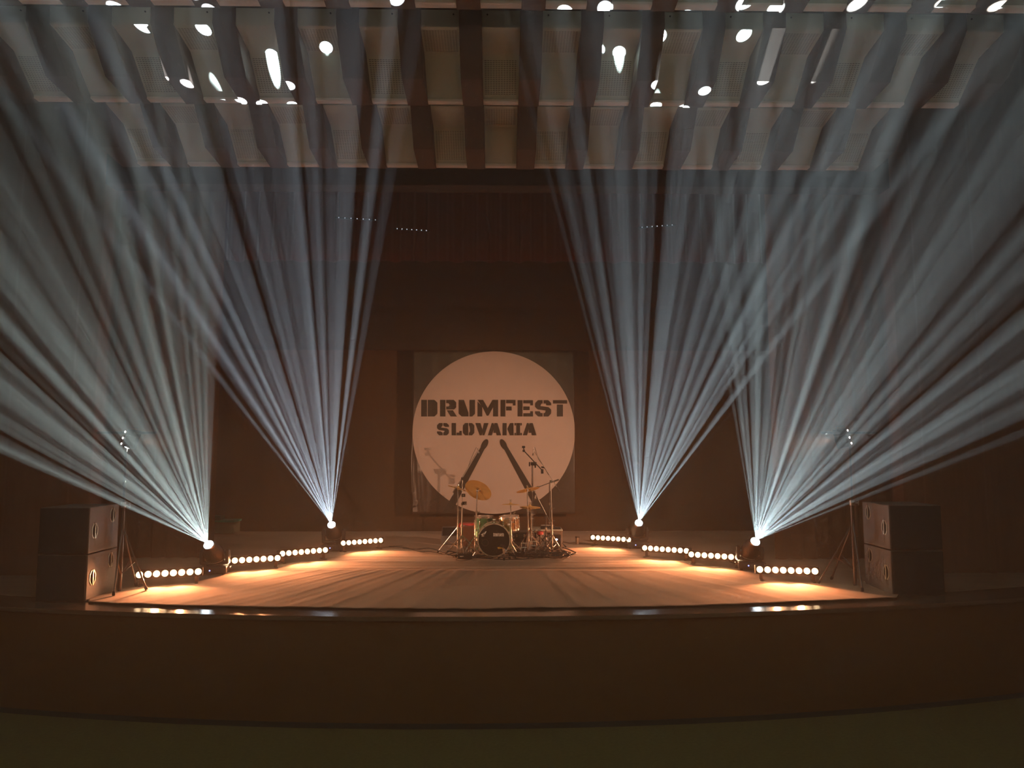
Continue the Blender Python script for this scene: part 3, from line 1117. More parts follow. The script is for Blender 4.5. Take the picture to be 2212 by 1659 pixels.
def sparkle(name, c0, c1, sc):
    m = bpy.data.materials.new(name)
    m.use_nodes = True
    nt = m.node_tree
    b = nt.nodes['Principled BSDF']
    b.inputs['Roughness'].default_value = 0.22
    b.inputs['Metallic'].default_value = 0.35
    b.inputs['Coat Weight'].default_value = 0.6
    tc = nt.nodes.new('ShaderNodeTexCoord')
    n = nt.nodes.new('ShaderNodeTexNoise')
    n.inputs['Scale'].default_value = sc
    n.inputs['Detail'].default_value = 6
    nt.links.new(tc.outputs['Object'], n.inputs['Vector'])
    r = nt.nodes.new('ShaderNodeMapRange')
    r.inputs['From Min'].default_value = 0.35
    r.inputs['From Max'].default_value = 0.65
    nt.links.new(n.outputs[0], r.inputs['Value'])
    mx = nt.nodes.new('ShaderNodeMix')
    mx.data_type = 'RGBA'
    mx.inputs[6].default_value = (*c0, 1)
    mx.inputs[7].default_value = (*c1, 1)
    nt.links.new(r.outputs[0], mx.inputs[0])
    nt.links.new(mx.outputs[2], b.inputs['Base Color'])
    return m


M_green = sparkle('green_sparkle_wrap', (0.05, 0.22, 0.09), (0.26, 0.50, 0.24), 9)
M_bronze = sparkle('hammered_bronze', (0.42, 0.16, 0.05), (0.72, 0.40, 0.16), 22)
M_skin = mat('coated_drum_head', (0.75, 0.62, 0.52), 0.6)
M_blackhead = mat('black_drum_head', (0.018, 0.014, 0.012), 0.32)

# bass drum
bb = F(1067, 1207.5)
BR = 0.243
bc = Vector((bb.x, bb.y, STAGE + 0.03 + BR * 1.05))
T = thing('bass_drum', 'bass drum with black front head and cream hoop, white and yellow decals', 'drum', (bc.x, bc.y, STAGE + 0.02))
Mb = Matrix.Translation((bc.x, bc.y + 0.36, bc.z)) @ Matrix.Rotation(PI / 2, 4, 'X')
part('shell', M_green, T, lambda b: lathe(b, [(BR, 0.0), (BR, 0.36), (BR * .97, .36), (BR * .97, 0), (BR, 0)], Mb, 56))
for z in (-0.01, 0.34):
    part('hoop', mat('cream_hoop', (0.62, 0.52, 0.40), 0.3, 0.3), T, lambda b: lathe(b, [(BR * 0.985, z), (BR * 1.055, z), (BR * 1.055, z + 0.035), (BR * 0.985, z + 0.035), (BR * 0.985, z)], Mb, 64))
hd = part('drum_head', M_blackhead, T, lambda b: lathe(b, [(0, 0.368), (BR * 0.99, 0.362), (BR * 0.99, 0.355), (0, 0.355)], Mb, 56), label='glossy black front head')
part('bottom_head', M_blackhead, T, lambda b: lathe(b, [(0, -0.002), (BR * 0.99, -0.002), (BR * 0.99, 0.003), (0, 0.003)], Mb, 48))
for k in range(10):
    a = 2 * PI * (k + 0.5) / 10
    part('claw', M_chrome, T, lambda b: box(b, (BR * 1.0, -0.012, 0.33), (BR * 1.085, 0.012, 0.384), Mb @ Matrix.Rotation(a, 4, 'Z'), 0.004))
    part('tension_rod', M_chrome, T, lambda b: cyl(b, Mb @ Matrix.Rotation(a, 4, 'Z') @ Vector((BR * 1.07, 0, 0.22)), Mb @ Matrix.Rotation(a, 4, 'Z') @ Vector((BR * 1.07, 0, 0.37)), 0.004, 0.004, 6))
    part('lug', M_chrome, T, lambda b: box(b, (BR, -0.012, 0.14), (BR + 0.022, 0.012, 0.22), Mb @ Matrix.Rotation(a, 4, 'Z'), 0.005))
for s in (-1, 1):
    part('spur', M_chrome, T, lambda b: tube(b, [bc + Vector((s * BR * 0.93, 0.12, -BR * 0.35)), Vector((bc.x + s * (BR + 0.10), bc.y - 0.02, STAGE + 0.03))], 0.009, 8))


def on_head(px, py, off=0.0):
    p = W(px, py, bc.y - 0.012 - off)
    return p


# white script decal, white block decal, yellow script decal
def strokes(b, pts, w, off=0.004):
    P = [on_head(*q, off) for q in pts]
    for a, c in zip(P, P[1:]):
        d = (c - a)
        if d.length < 1e-5:
            continue
        n = Vector((-d.z, 0, d.x)).normalized() * w / 2
        e = d.normalized() * w * 0.3
        vs = [a - n - e, c - n + e, c + n + e, a + n - e]
        lo = [b.verts.new(v) for v in vs]
        hi = [b.verts.new(v + Vector((0, 0.0015, 0))) for v in vs]
        b.faces.new(lo)
        b.faces.new(hi[::-1])
        for i in range(4):
            j = (i + 1) % 4
            b.faces.new((lo[i], lo[j], hi[j], hi[i]))


M_decal_w = mat('white_decal', (0.85, 0.8, 0.72), 0.5)
M_decal_y = mat('yellow_decal', (0.85, 0.55, 0.12), 0.5)
z3 = lambda a, c: (940 + a / 5.722, 940 + c / 5.722)
part('script_decal', M_decal_w, T, lambda b: (strokes(b, [z3(*q) for q in ((570, 1232), (598, 1212), (578, 1250), (603, 1245))], 0.012),
                                             strokes(b, [z3(*q) for q in ((590, 1225), (600, 1205), (606, 1232), (618, 1198), (612, 1228), (630, 1190))], 0.010)), False, 'white slanted script decal')


def blockdecal(b):
    xs_ = [726, 748, 768, 792, 815, 838]
    for i, x in enumerate(xs_):
        strokes(b, [z3(x - 4, 1212), z3(x - 4, 1250)], 0.009)
        strokes(b, [z3(x + 8, 1214 + (i % 2) * 6), z3(x + 8, 1250)], 0.008)
        strokes(b, [z3(x - 4, 1216 + (i * 7) % 16), z3(x + 8, 1216 + (i * 7) % 16)], 0.008)
        strokes(b, [z3(x - 4, 1247), z3(x + 8, 1247)], 0.008)


part('block_decal', M_decal_w, T, blockdecal, False, 'white block-lettered decal')
part('script_decal', M_decal_y, T, lambda b: (strokes(b, [z3(*q) for q in ((770, 1392), (800, 1384), (776, 1405), (806, 1400), (806, 1380), (812, 1404))], 0.009),
                                             strokes(b, [z3(*q) for q in ((812, 1400), (820, 1390), (826, 1402), (842, 1392))], 0.008)), False, 'yellow script decal')
part('port_ring', M_darkmetal, T, lambda b: lathe(b, [(0.044, 0.3655), (0.047, 0.371), (0.052, 0.371), (0.054, 0.3655)], Mb @ Matrix.Translation(((W(1048, 1172, bc.y).x - bc.x), (W(1048, 1172, bc.y).z - bc.z), 0)), 28))
part('tom_mount', M_chrome, T, lambda b: box(b, (-0.03, -0.05, 0.24), (0.03, -0.0, 0.30), Matrix.Translation((bc.x, bc.y + 0.2, bc.z + BR - 0.24)), 0.006))

# floor tom (green) behind and left of the bass drum
ft = W(1045, 1180, 12.2)
T = thing('floor_tom', 'green sparkle floor tom behind the left of the bass drum', 'drum', (ft.x, 12.2, STAGE + 0.02))
zt = W(1045, 1116, 12.2).z
Mt = Matrix.Translation((ft.x, 12.2, zt - 0.36))
drum_shell(T, Mt, 0.150, 0.36, M_green, M_chrome, 8, M_skin)
for k in range(3):
    a = 0.6 + 2 * PI * k / 3
    cx_, cy_ = ft.x + 0.172 * math.cos(a), 12.2 + 0.172 * math.sin(a)
    l = part('leg', M_chrome, T, lambda b: tube(b, [(cx_, cy_, zt - 0.08), (cx_, cy_, STAGE + 0.10), (cx_ + 0.02 * math.cos(a), cy_ + 0.02 * math.sin(a), STAGE + 0.035)], 0.006))
    part('rubber_foot', M_rubber, l, lambda b: cyl(b, (cx_ + 0.02 * math.cos(a), cy_ + 0.02 * math.sin(a), STAGE + 0.02), (cx_ + 0.02 * math.cos(a), cy_ + 0.02 * math.sin(a), STAGE + 0.05), 0.012))

# bronze drum right of the bass drum on a basket stand
rt_c = W(1101, 1129, 11.95)
T = thing('bronze_drum', 'hammered bronze drum with chrome lugs, right above the bass drum', 'drum', (rt_c.x, 11.95, STAGE + 0.3))
Md = Matrix.Translation((rt_c.x, 11.95, W(1101, 1143, 11.95).z)) @ Matrix.Rotation(R(-3), 4, 'Y') @ Matrix.Rotation(R(4), 4, 'X')
drum_shell(T, Md, 0.150, W(1101, 1116, 11.95).z - W(1101, 1143, 11.95).z, M_bronze, M_chrome, 10, M_skin)
part('badge', M_decal_w, T, lambda b: box(b, (-0.03, -0.160, 0.09), (0.02, -0.153, 0.115), Md, 0.002))
T, t0 = hstand('drum_stand', 'chrome basket stand under the bronze drum', 'stand', 1107, 1196, 1152, px2=1104, Y=11.95, ph=0.3, spread=0.2, legtop=0.2)
for k in range(3):
    a = 2 * PI * k / 3 + 0.5
    part('basket_arm', M_chrome, T, lambda b: tube(b, [t0, t0 + Vector((0.1 * math.cos(a), 0.1 * math.sin(a), 0.015)), t0 + Vector((0.165 * math.cos(a), 0.165 * math.sin(a), 0.06))], 0.006))


# ------------------------------------------------------------------ microphones on booms
def boom(T, a, c, m, r=0.007, weight=True):
    part('boom_arm', m, T, lambda b: cyl(b, a, c, r, r * 0.85, 10))
    if weight:
        d = (Vector(a) - Vector(c)).normalized()
        part('counterweight', M_darkmetal, T, lambda b: cyl(b, Vector(a) - d * 0.02, Vector(a) + d * 0.07, 0.014, 0.014, 12))


def sag(a, c, drop, n=14):
    a, c = Vector(a), Vector(c)
    return [a.lerp(c, k / n) - Vector((0, 0, drop * math.sin(PI * k / n))) for k in range(n + 1)]


T, t0 = hstand('microphone_stand', 'tall boom microphone stand at left, arm rising to the left drumstick print', 'stand', 997, 1199, 1034, px2=999, ph=2.4, spread=0.32, legtop=0.30, m=M_steel, Y=11.95)
a, c = W(984, 1056, t0.y), W(1031, 975, t0.y)
boom(T, a, c, M_steel)
part('microphone_cable', M_cable, T, lambda b: tube(b, sag(W(1029, 966, t0.y), W(1010, 1012, t0.y), -0.02), 0.003, 5))
part('arm_clamp', M_darkmetal, T, lambda b: (clamp(b, t0, 1.2), cyl(b, t0 - Vector((0, 0.02, 0)), t0 + Vector((0, 0.02, 0)), 0.02)))
mic(W(1036, 984, t0.y), W(1031, 968, t0.y), 'slim overhead microphone at the tip of the left boom arm', 0.010)
# little box light / camera clamped left
for (px, py, w, h, lab, lens) in ((1001, 1070, 0.06, 0.05, 'small square grey device clamped high on the left stand', False), (1003, 1087, 0.075, 0.05, 'small camera with a round lens clamped lower on the left stand', True)):
    p = W(px, py, t0.y - 0.05)
    T2 = thing('clamped_camera', lab, 'camera', p)
    part('body', M_plastic, T2, lambda b: box(b, (-w / 2, -0.02, -h / 2), (w / 2, 0.02, h / 2), Matrix.Translation(p), 0.006), False)
    q = p + Vector((0.022 if lens else 0.0, -0.02, 0))
    part('lens' if lens else 'screen', M_steel, T2, lambda b: lathe(b, [(0.008, 0.016), (0.017, 0.018), (0.020, 0.0), (0.0, 0.0)] if lens else [(0, 0.003), (0.014, 0.003), (0.014, 0)], Matrix.Translation(q) @ Matrix.Rotation(PI / 2, 4, 'X'), 20), True)
    part('clamp_arm', M_darkmetal, T2, lambda b: cyl(b, p + Vector((-0.0, 0.02, 0)), p + Vector((-0.03, 0.05, 0)), 0.008), True)

T, t0 = hstand('microphone_stand', 'tall boom microphone stand at right, arm leaning left over the kit', 'stand', 1193, 1196, 1040, px2=1190, ph=1.0, spread=0.3, legtop=0.28, m=M_steel, Y=12.15, joints=(0.42, 0.6))
a, c = W(1204, 1054, t0.y), W(1155, 976, t0.y)
boom(T, a, c, M_steel)
part('arm_clamp', M_chrome, T, lambda b: (clamp(b, t0, 1.2), cyl(b, t0 - Vector((0, 0.02, 0)), t0 + Vector((0, 0.02, 0)), 0.02)))
part('microphone_cable', M_cable, T, lambda b: tube(b, [W(1155, 966, t0.y), W(1158, 975, t0.y), W(1163, 992, t0.y), W(1172, 1004, t0.y), W(1185, 1026, t0.y)], 0.003, 5))
mic(W(1151, 984, t0.y), W(1153, 969, t0.y), 'slim overhead microphone at the tip of the right boom arm', 0.010)

T, t0 = hstand('microphone_stand', 'dark boom stand behind the right boom stand, arm reaching left', 'stand', 1187, 1186, 1042, Y=12.75, ph=0.1, spread=0.28, m=M_darkmetal)
boom(T, W(1199, 1039, t0.y), W(1163, 1052, t0.y), M_darkmetal)
mic(W(1155, 1054, t0.y), W(1163, 1051, t0.y), 'short dark microphone pointing left from the rear right boom', 0.011, m=M_darkmetal)

T, t0 = hstand('camera_stand', 'brown-grey stand behind the kit topped by a slanted black clamp arm', 'stand', 1150, 1186, 1003, Y=13.15, ph=0.7, spread=0.3, m=M_darkmetal, rr=(0.017, 0.014))
a, c = W(1133, 975, t0.y), W(1172, 1017, t0.y)
part('cross_arm', M_plastic, T, lambda b: cyl(b, a, c, 0.009))
part('super_clamp', M_plastic, T, lambda b: (box(b, (-0.045, -0.03, -0.03), (0.06, 0.03, 0.03), Matrix.Translation(t0 + Vector((0.015, 0, 0.01))), 0.008), cyl(b, t0 + Vector((0.05, -0.03, -0.05)), t0 + Vector((0.05, 0.03, -0.02)), 0.014), cyl(b, t0 + Vector((-0.05, -0.02, 0.035)), t0 + Vector((-0.05, 0.02, -0.03)), 0.012)))
part('arm_end_clamp', M_plastic, T, lambda b: (box(b, (-0.02, -0.025, -0.05), (0.025, 0.025, 0.03), Matrix.Translation(W(1171, 1017, t0.y)), 0.008), cyl(b, W(1169, 1009, t0.y), W(1176, 1010, t0.y), 0.015)))
cp = W(1131, 966, t0.y)
T = thing('clamped_camera', 'small black camera at the upper end of the slanted clamp arm', 'camera', cp)
part('body', M_plastic, T, lambda b: box(b, (-0.028, -0.018, -0.016), (0.028, 0.018, 0.022), Matrix.Translation(cp), 0.005), False)
part('mount', M_plastic, T, lambda b: (cyl(b, cp + Vector((0, 0, -0.016)), cp + Vector((0.008, 0, -0.05)), 0.010), box(b, (-0.018, -0.015, -0.085), (0.025, 0.015, -0.045), Matrix.Translation(cp), 0.006)))

T, t0 = hstand('microphone_stand', 'low boom microphone stand slanting up-left beside the table', 'stand', 1191, 1192, 1130, Y=12.2, ph=1.9, spread=0.22, legtop=0.2, m=M_steel)
boom(T, W(1191, 1132, t0.y), W(1160, 1072, t0.y), M_steel)
mic(W(1155, 1080, t0.y), W(1158, 1069, t0.y), 'stubby microphone on the low slanted boom at right', 0.013)
T, t0 = hstand('microphone_stand', 'short thin stand in front of the table legs', 'stand', 1180, 1194, 1118, px2=1179, Y=12.1, ph=0.8, spread=0.15, legtop=0.12, m=M_darkmetal)
mic(W(1175, 1119, t0.y), W(1182, 1113, t0.y), 'tiny dark microphone on the short stand by the table', 0.010, m=M_darkmetal)
# bass drum mic
T, t0 = hstand('microphone_stand', 'knee-high microphone stand in front of the bass drum', 'stand', 1089, 1207, 1181, px2=1088, Y=11.42, ph=0.5, spread=0.1, legtop=0.05, m=M_darkmetal)
mic(W(1082, 1179, 11.50), W(1090, 1181, 11.40), 'fat black microphone aimed at the bass drum head', 0.022, m=M_plastic)
part('gooseneck', M_darkmetal, T, lambda b: tube(b, spline([t0, W(1087, 1177, 11.42), W(1092, 1180, 11.40)]), 0.005, 6))
# clip mics
mic(W(1108, 1111, 11.78), W(1113, 1106, 11.75), 'small clip microphone on the rim of the bronze drum', 0.010)
mic(W(1030, 1110, 12.0), W(1024, 1106, 11.97), 'small clip microphone on the rim of the green floor tom', 0.010)


# ------------------------------------------------------------------ throne, stool, table and boxes behind the kit
def round_stool(px, by, topy, Y, r, label, m, name):
    c = W(px, by, Y)
    z = W(px, topy, Y).z
    T = thing(name, label, 'stool', (c.x, Y, STAGE + 0.02))
    part('seat', m, T, lambda b: lathe(b, [(0, z), (r * 0.9, z), (r, z - 0.02), (r, z - 0.055), (r * 0.9, z - 0.07), (0, z - 0.07)], Matrix.Translation((c.x, Y, 0)), 32), True, 'red padded seat')
    part('post', M_darkmetal, T, lambda b: cyl(b, (c.x, Y, STAGE + 0.08), (c.x, Y, z - 0.06), 0.015))
    leg_set(T, Vector((c.x, Y, 0)), 0.25, 0.22, STAGE + 0.02, M_darkmetal, ph=0.3)


M_redseat = mat('red_vinyl', (0.62, 0.05, 0.045), 0.45)
round_stool(1008, 1190, 1130, 12.75, 0.14, 'red round drum stool behind the left stands', M_redseat, 'drum_stool')
round_stool(1157, 1190, 1140, 12.9, 0.125, 'red-seated stool partly hidden behind the hi-hat stand', M_redseat, 'drum_stool')

M_wood = mat('reddish_wood', (0.27, 0.11, 0.06), 0.4, noise_amt=0.25, nscale=6, stretch=(4, 4, 0.6))
p0, p1 = W(1000, 1192, 12.42), W(1026, 1192, 12.15)
T = thing('box_drum', 'reddish wooden box drum standing behind the left cymbal stands', 'drum', ((p0.x + p1.x) / 2, 12.57, STAGE + 0.02))
zt = W(1010, 1138, 12.42).z
part('body', M_wood, T, lambda b: box(b, (p0.x, 12.42, STAGE + 0.03), (p1.x, 12.70, zt), bev=0.006), False)
part('tapping_plate', M_wood, T, lambda b: box(b, (p0.x + 0.006, 12.412, STAGE + 0.04), (p1.x - 0.006, 12.42, zt - 0.01), bev=0.002), False)

# floor monitor wedge
wp0, wp1 = W(953, 1177, 13.25), W(990, 1177, 13.25)
T = thing('floor_monitor', 'black wedge monitor speaker lying left of the kit', 'loudspeaker', ((wp0.x + wp1.x) / 2, 13.45, STAGE + 0.02))


def wedge(b, g=False):
    x0, x1 = wp0.x, wp1.x + 0.1
    y0, y1 = 13.25, 13.65
    z0 = STAGE + 0.02
    prof = [(y0, z0), (y0, z0 + 0.13), (y0 + 0.12, z0 + 0.27), (y1, z0 + 0.27), (y1, z0)]
    if g:
        prof = [(y0 + 0.006, z0 + 0.145), (y0 + 0.115, z0 + 0.268), (y0 + 0.105, z0 + 0.275), (y0 - 0.004, z0 + 0.150)]
        x0 += 0.02
        x1 -= 0.02
    A = [b.verts.new((x0, y, z)) for y, z in prof]
    B = [b.verts.new((x1, y, z)) for y, z in prof]
    for i in range(len(prof)):
        j = (i + 1) % len(prof)
        b.faces.new((A[i], A[j], B[j], B[i]))
    b.faces.new(A[::-1])
    b.faces.new(B)


part('cabinet', M_cab, T, wedge, False)
part('grille', M_grille, T, lambda b: wedge(b, True), False)

# dark case behind right
q0, q1 = W(1108, 1187, 12.8), W(1142, 1187, 12.8)
T = thing('equipment_case', 'low black equipment case behind the bronze drum', 'case', ((q0.x + q1.x) / 2, 13.0, STAGE + 0.02))
zt = W(1120, 1150, 12.8).z
part('body', M_black, T, lambda b: box(b, (q0.x, 12.8, STAGE + 0.03), (q1.x, 13.2, zt - 0.05), bev=0.006), False)
part('lid', M_black, T, lambda b: box(b, (q0.x - 0.004, 12.796, zt - 0.048), (q1.x + 0.004, 13.204, zt), bev=0.006), False)
for k in range(2):
    part('latch', M_steel, T, lambda b: box(b, (q0.x + 0.05 + k * 0.13, 12.788, zt - 0.08), (q0.x + 0.08 + k * 0.13, 12.8, zt - 0.03), bev=0.002), False)

# table
tY = 12.38
tl, tr_ = W(1150, 1144, tY), W(1215.5, 1144, tY)
tz = tl.z
T = thing('side_table', 'small pale-topped table at the right end of the drum kit', 'table', ((tl.x + tr_.x) / 2, tY + 0.22, STAGE + 0.02))
M_tabletop = mat('pale_laminate', (0.62, 0.60, 0.50), 0.4)
M_tleg = mat('table_leg_metal', (0.42, 0.30, 0.22), 0.4, 0.5)
part('tabletop', M_tabletop, T, lambda b: box(b, (tl.x, tY, tz - 0.022), (tr_.x, tY + 0.45, tz), bev=0.003), False)
for sx in (0, 1):
    for sy in (0, 1):
        x = tl.x + 0.02 if sx == 0 else tr_.x - 0.02
        y = tY + 0.02 + sy * 0.41
        part('leg', M_tleg, T, lambda b: box(b, (x - 0.012, y - 0.012, STAGE + 0.02), (x + 0.012, y + 0.012, tz - 0.022), bev=0.002), False)
for y in (tY + 0.02, tY + 0.43):
    part('rail', M_tleg, T, lambda b: box(b, (tl.x + 0.03, y - 0.008, tz - 0.05), (tr_.x - 0.03, y + 0.008, tz - 0.022)), False)
mp = W(1185, 1140, tY + 0.1)
T = thing('audio_mixer', 'small dark audio mixer lying on the pale table', 'mixer', (mp.x, tY + 0.12, tz + 0.002))
part('body', M_plastic, T, lambda b: box(b, (mp.x - 0.13, tY + 0.05, tz + 0.002), (mp.x + 0.10, tY + 0.27, tz + 0.055), bev=0.006), False)
for k in range(8):
    part('knob', M_decal_w, T, lambda b: cyl(b, (mp.x - 0.11 + k * 0.026, tY + 0.09, tz + 0.055), (mp.x - 0.11 + k * 0.026, tY + 0.09, tz + 0.07), 0.006, 0.005, 8))
part('wireless_receiver', M_plastic, T, lambda b: box(b, (mp.x + 0.11, tY + 0.06, tz + 0.002), (mp.x + 0.2, tY + 0.2, tz + 0.03), bev=0.004), False)
rp = W(1171, 1152, tY - 0.12)
T = thing('red_cushion', 'dark red round pad tucked in front of the table', 'cushion', (rp.x, tY - 0.14, rp.z - 0.03))
part('pad', M_redseat, T, lambda b: lathe(b, [(0, rp.z + 0.03), (0.045, rp.z + 0.028), (0.055, rp.z + 0.01), (0.055, rp.z - 0.02), (0.0, rp.z - 0.028)], Matrix.Translation((rp.x - 0.03, tY - 0.10, 0)), 24))
part('support_rod', M_darkmetal, T, lambda b: cyl(b, (rp.x - 0.03, tY - 0.10, STAGE + 0.02), (rp.x - 0.03, tY - 0.10, rp.z - 0.02), 0.012))
# amplifier with a blue lamp under the table
ap = W(1204, 1165, tY + 0.2)
T = thing('power_unit', 'dark power unit with one blue light under the table', 'electronics', (ap.x, tY + 0.25, STAGE + 0.02))
part('body', M_plastic, T, lambda b: box(b, (ap.x - 0.13, tY + 0.14, STAGE + 0.03), (ap.x + 0.06, tY + 0.38, STAGE + 0.24), bev=0.006), False)
part('indicator', mat('bright_blue_led', (0.3, 0.4, 1), 0.3, emit=(0.55, 0.62, 1.0), es=9), T, lambda b: lathe(b, [(0, 0.006), (0.016, 0.004), (0.022, 0)], Matrix.Translation((W(1202, 1165.5, tY + 0.14).x, tY + 0.14, W(1202, 1165.5, tY + 0.14).z)) @ Matrix.Rotation(PI / 2, 4, 'X') @ Matrix.Diagonal((1, 0.6, 1, 1)), 16), True, 'glowing blue lamp')

# stage box with plugs in front
sb0, sb1 = F(989, 1211), F(1020, 1211)
T = thing('cable_stage_box', 'black stage box bristling with plugs, on the floor front left of the kit', 'stage box', ((sb0.x + sb1.x) / 2, sb0.y + 0.07, STAGE + 0.022))
part('body', M_black, T, lambda b: box(b, (sb0.x, sb0.y, STAGE + 0.024), (sb1.x, sb0.y + 0.14, STAGE + 0.10), bev=0.006), False)
part('label_strip', M_decal_w, T, lambda b: box(b, (sb0.x + 0.03, sb0.y - 0.002, STAGE + 0.055), (sb0.x + 0.09, sb0.y + 0.001, STAGE + 0.068)), False)
for k in range(12):
    x = sb0.x + 0.018 + (k % 6) * 0.035
    y = sb0.y + 0.04 + (k // 6) * 0.06
    lx, ly = random.uniform(-0.02, 0.02), random.uniform(-0.03, 0.01)
    part('plug', M_steel, T, lambda b: (cyl(b, (x, y, STAGE + 0.10), (x + lx, y + ly, STAGE + 0.16), 0.008), tube(b, [(x + lx, y + ly, STAGE + 0.16), (x + lx * 2.5, y + ly * 2, STAGE + 0.19), (x + lx * 5, y + ly * 3 + 0.03, STAGE + 0.14)], 0.004, 6)))

# small round post right of the kit
pp = F(1247, 1177)
T = thing('cylindrical_tub', 'short brown cylinder standing alone right of the kit', 'container', (pp.x, pp.y, STAGE + 0.016))
zt_ = W(1247, 1159, pp.y).z
part('body', M_tleg, T, lambda b: lathe(b, [(0, STAGE + 0.018), (0.032, STAGE + 0.018), (0.034, zt_ - 0.02), (0.0, zt_ - 0.02)], Matrix.Translation((pp.x, pp.y, 0)), 20))
part('cap', M_darkmetal, T, lambda b: lathe(b, [(0, zt_), (0.036, zt_), (0.038, zt_ - 0.02), (0, zt_ - 0.02)], Matrix.Translation((pp.x, pp.y, 0)), 20))

# double pedal plates at the hi-hat
for i, (px, py, lab) in enumerate(((1133, 1200, 'chrome foot pedal right of the bass drum'), (1152, 1196, 'chrome foot pedal under the hi-hat stand'))):
    c = F(px, py)
    T = thing('foot_pedal', lab, 'pedal', (c.x, c.y, STAGE + 0.02))
    part('base_plate', M_darkmetal, T, lambda b: box(b, (c.x - 0.045, c.y - 0.02, STAGE + 0.022), (c.x + 0.045, c.y + 0.25, STAGE + 0.034), bev=0.003), False)
    part('footboard', M_chrome, T, lambda b: box(b, (-0.04, 0.0, 0.0), (0.04, 0.24, 0.012), Matrix.Translation((c.x, c.y, STAGE + 0.12)) @ Matrix.Rotation(R(-18), 4, 'X'), 0.003), False)
    for s in (-1, 1):
        part('upright', M_chrome, T, lambda b: cyl(b, (c.x + s * 0.05, c.y, STAGE + 0.03), (c.x + s * 0.05, c.y, STAGE + 0.2), 0.008))
    part('axle', M_chrome, T, lambda b: cyl(b, (c.x - 0.06, c.y, STAGE + 0.19), (c.x + 0.06, c.y, STAGE + 0.19), 0.007))

# ------------------------------------------------------------------ cables
rng = random.Random(11)


def floor_cable(pts, label, group, r=0.006, z=STAGE + 0.030):
    P = spline([Vector((p.x, p.y, z + rng.uniform(0, 0.012))) for p in pts], 10)
    bm = bmesh.new()
    tube(bm, P, r, 6)
    o = finish('cable', bm, M_cable, None, True)
    return tag(o, label, 'cable', group)


def pxs(*q):
    return [F(a, b) for a, b in q]


floor_cable(pxs((870, 1189), (900, 1191), (930, 1190), (960, 1199), (975, 1204), (992, 1206)), 'black cable running in from the left towards the stage box', None)
floor_cable(pxs((965, 1204), (985, 1198), (995, 1202), (972, 1196), (962, 1202), (980, 1208)), 'black cable coiled on the floor at the left stand feet', None, 0.008)
floor_cable(pxs((985, 1215), (1000, 1217), (1015, 1214), (1014, 1209), (995, 1211), (985, 1215)), 'thin cable loop lying in front of the stage box', None, 0.004)
floor_cable(pxs((1020, 1208), (1050, 1212), (1090, 1213), (1130, 1212), (1170, 1210), (1214, 1210)), 'long black cable along the front of the whole drum kit', None, 0.006)
floor_cable(pxs((1210, 1186), (1225, 1190), (1240, 1196), (1244, 1200), (1228, 1203), (1205, 1205)), 'thick black cable loop lying right of the table', None, 0.010)
floor_cable(pxs((1195, 1206), (1215, 1206), (1232, 1205)), 'thick black plug end pointing right in front of the table', None, 0.012)
for k in range(22):
    cx_ = rng.uniform(1095, 1205)
    cy_ = rng.uniform(1196, 1209)
    pts = []
    a0 = rng.uniform(0, 6.28)
    for j in range(6):
        pts.append((cx_ + rng.uniform(14, 38) * math.cos(a0 + j * 1.3), cy_ + rng.uniform(2, 5) * math.sin(a0 + j * 1.3)))
    floor_cable(pxs(*pts), 'black cable tangled on the floor in front of the stands, right of the bass drum', 'tangled cables at the kit', rng.uniform(0.005, 0.009), STAGE + 0.028 + rng.uniform(0, 0.03))
for k in range(7):
    cx_ = rng.uniform(1000, 1075)
    cy_ = rng.uniform(1203, 1210)
    pts = [(cx_ + rng.uniform(-35, 35), cy_ + rng.uniform(-4, 4)) for j in range(5)]
    floor_cable(pxs(*pts), 'black cable tangled on the floor before the bass drum and stage box', 'tangled cables before the bass drum', rng.uniform(0.004, 0.008), STAGE + 0.028 + rng.uniform(0, 0.02))
floor_cable([F(x_, y_) for x_, y_ in ((840, 1186), (862, 1187), (880, 1189), (905, 1196), (930, 1197), (955, 1201))], 'thin black cable trailing towards the left LED battens', None, 0.006)
floor_cable(pxs((1600, 1214), (1585, 1207), (1575, 1218), (1590, 1224), (1606, 1226)), 'black cable drooping between right LED batten and moving head', None, 0.006)


